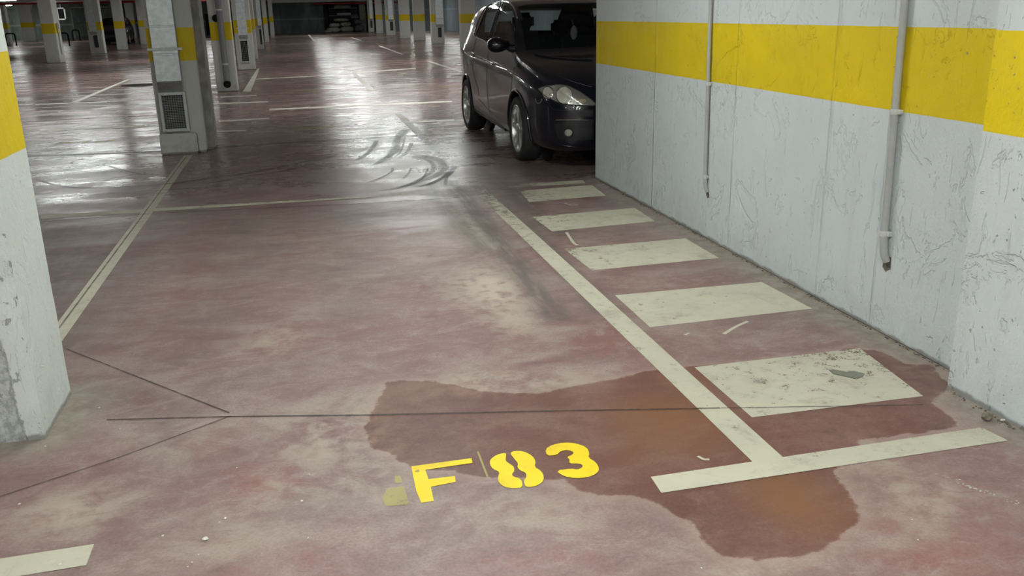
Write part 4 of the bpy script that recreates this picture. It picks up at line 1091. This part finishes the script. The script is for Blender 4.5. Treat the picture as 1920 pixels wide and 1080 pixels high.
        for k in range(10):
            a = 2 * PI * (k // 2) / 5 + (-.23 if k % 2 else .23) + .31
            a2 = 2 * PI * (k // 2) / 5 + (-.16 if k % 2 else .16) + .31
            bm = BM(); ring = []
            for rr, aa, hw, x in ((.035, a2, .014, .078), (.10, a2, .017, .082), (.17, a, .021, .085), (.222, a, .026, .084)):
                c = Vector((x, rr * math.cos(aa), rr * math.sin(aa))); tg = Vector((0, -math.sin(aa), math.cos(aa)))
                ring.append([bm.verts.new(c + tg * hw + Vector((-.03, 0, 0))), bm.verts.new(c + tg * hw * .9), bm.verts.new(c + tg * -hw * .9), bm.verts.new(c + tg * -hw + Vector((-.03, 0, 0)))])
            for r1, r2 in zip(ring, ring[1:]):
                for i in range(4): bm.faces.new((r1[i], r1[(i + 1) % 4], r2[(i + 1) % 4], r2[i]))
            bm.faces.new(ring[0]); bm.faces.new(ring[-1])
            obj('spoke', bm, M['alloy'], wt)
        bm = BM(); lathe_x(bm, [(.05, .062), (.085, .058), (.094, .04), (.098, .02), (.098, .0005)], 24); obj('hub', bm, M['alloy'], wt, True)
    for s in (-1, 1):
        for ax in (AX0, AX1): wheel(s, ax)
    bm = BM(); box(bm, -.55, .55, .5, 3.9, .15, .24, .03, 2); obj('added_undertray', bm, M['trim'], t)  # black panel added to keep the space under the car dark
    # ---- inside
    bm = BM(); box(bm, -.70, .70, 1.20, 1.75, .55, .96, .06, 3); obj('dashboard', bm, M['seat'], t, True)
    bm = BM(); box(bm, -.72, .72, 1.2, 3.95, .32, .42, .02); obj('cabin_floor', bm, M['seat'], t)
    for sx in (-.36, .36):
        bm = BM(); box(bm, sx - .25, sx + .25, 2.05, 2.55, .45, .66, .07, 3); box(bm, sx - .25, sx + .25, 2.50, 2.66, .6, 1.22, .07, 3); st = obj('seat', bm, M['seat'], t, True)
        bm = BM(); box(bm, sx - .13, sx + .13, 2.52, 2.63, 1.22, 1.42, .05, 3); obj('headrest', bm, M['seat'], st, True)
    bm = BM(); box(bm, -.62, .62, 3.0, 3.5, .45, .66, .07, 3); box(bm, -.62, .62, 3.4, 3.56, .6, 1.15, .07, 3); rs = obj('rear_bench', bm, M['seat'], t, True)
    for sx in (-.36, .36):
        bm = BM(); box(bm, sx - .12, sx + .12, 3.43, 3.53, 1.15, 1.32, .04, 3); obj('headrest', bm, M['seat'], rs, True)
    c = Vector((.36, 1.85, .95)); ax_ = Vector((0, -.9, .43)).normalized(); e1 = Vector((1, 0, 0)); e2 = ax_.cross(e1)
    bm = BM(); tube(bm, [c + .185 * (math.cos(a) * e1 + math.sin(a) * e2) for a in np.linspace(0, 2 * PI, 33)], .016, 8); obj('steering_wheel', bm, M['trim'], t, True)
    bm = BM(); box(bm, -.12, .12, 1.86, 1.90, 1.32, 1.40, .02, 2); obj('rear_view_mirror', bm, M['trim'], t, True)
    bm = BM(); bmesh.ops.create_icosphere(bm, subdivisions=2, radius=1, matrix=Matrix.Translation((.02, 1.84, 1.20)) @ Matrix.Diagonal((.04, .012, .075, 1))); tube(bm, [(.02, 1.85, 1.26), (.01, 1.87, 1.33)], .003, 5); obj('hanging_ornament', bm, M['ornament'], t, True)
    line('wiper', [(1003, 103), (1030, 108), (1075, 112), (1110, 113)], .008, M['trim'], t, .008, mirror=False)
    # tail lamps
    for s in (-1, 1):
        bm = BM(); pts = []
        for z in (.88, .98, 1.08):
            h = intact.ray_cast(Vector((s * .70, 6, z)), Vector((0, -1, 0)))
            if h[0] is not None: pts.append(h[0] + Vector((0, .004, 0)))
        if len(pts) > 1: obj('tail_lamp', tube(bm, pts, .045, 10), plain('red_lens', (.25, .01, .01), .2), t, True)
    return t
car = build_car()
# two more dark cars far off in the left bays
for x, y, rz, lb in ((-10.9, 60.0, .05, 'dark car parked far off between the left pillars'),):
    c = copy_tree(car); c.location = (x, y, 0); c.rotation_euler = (0, 0, rz); c['label'] = lb
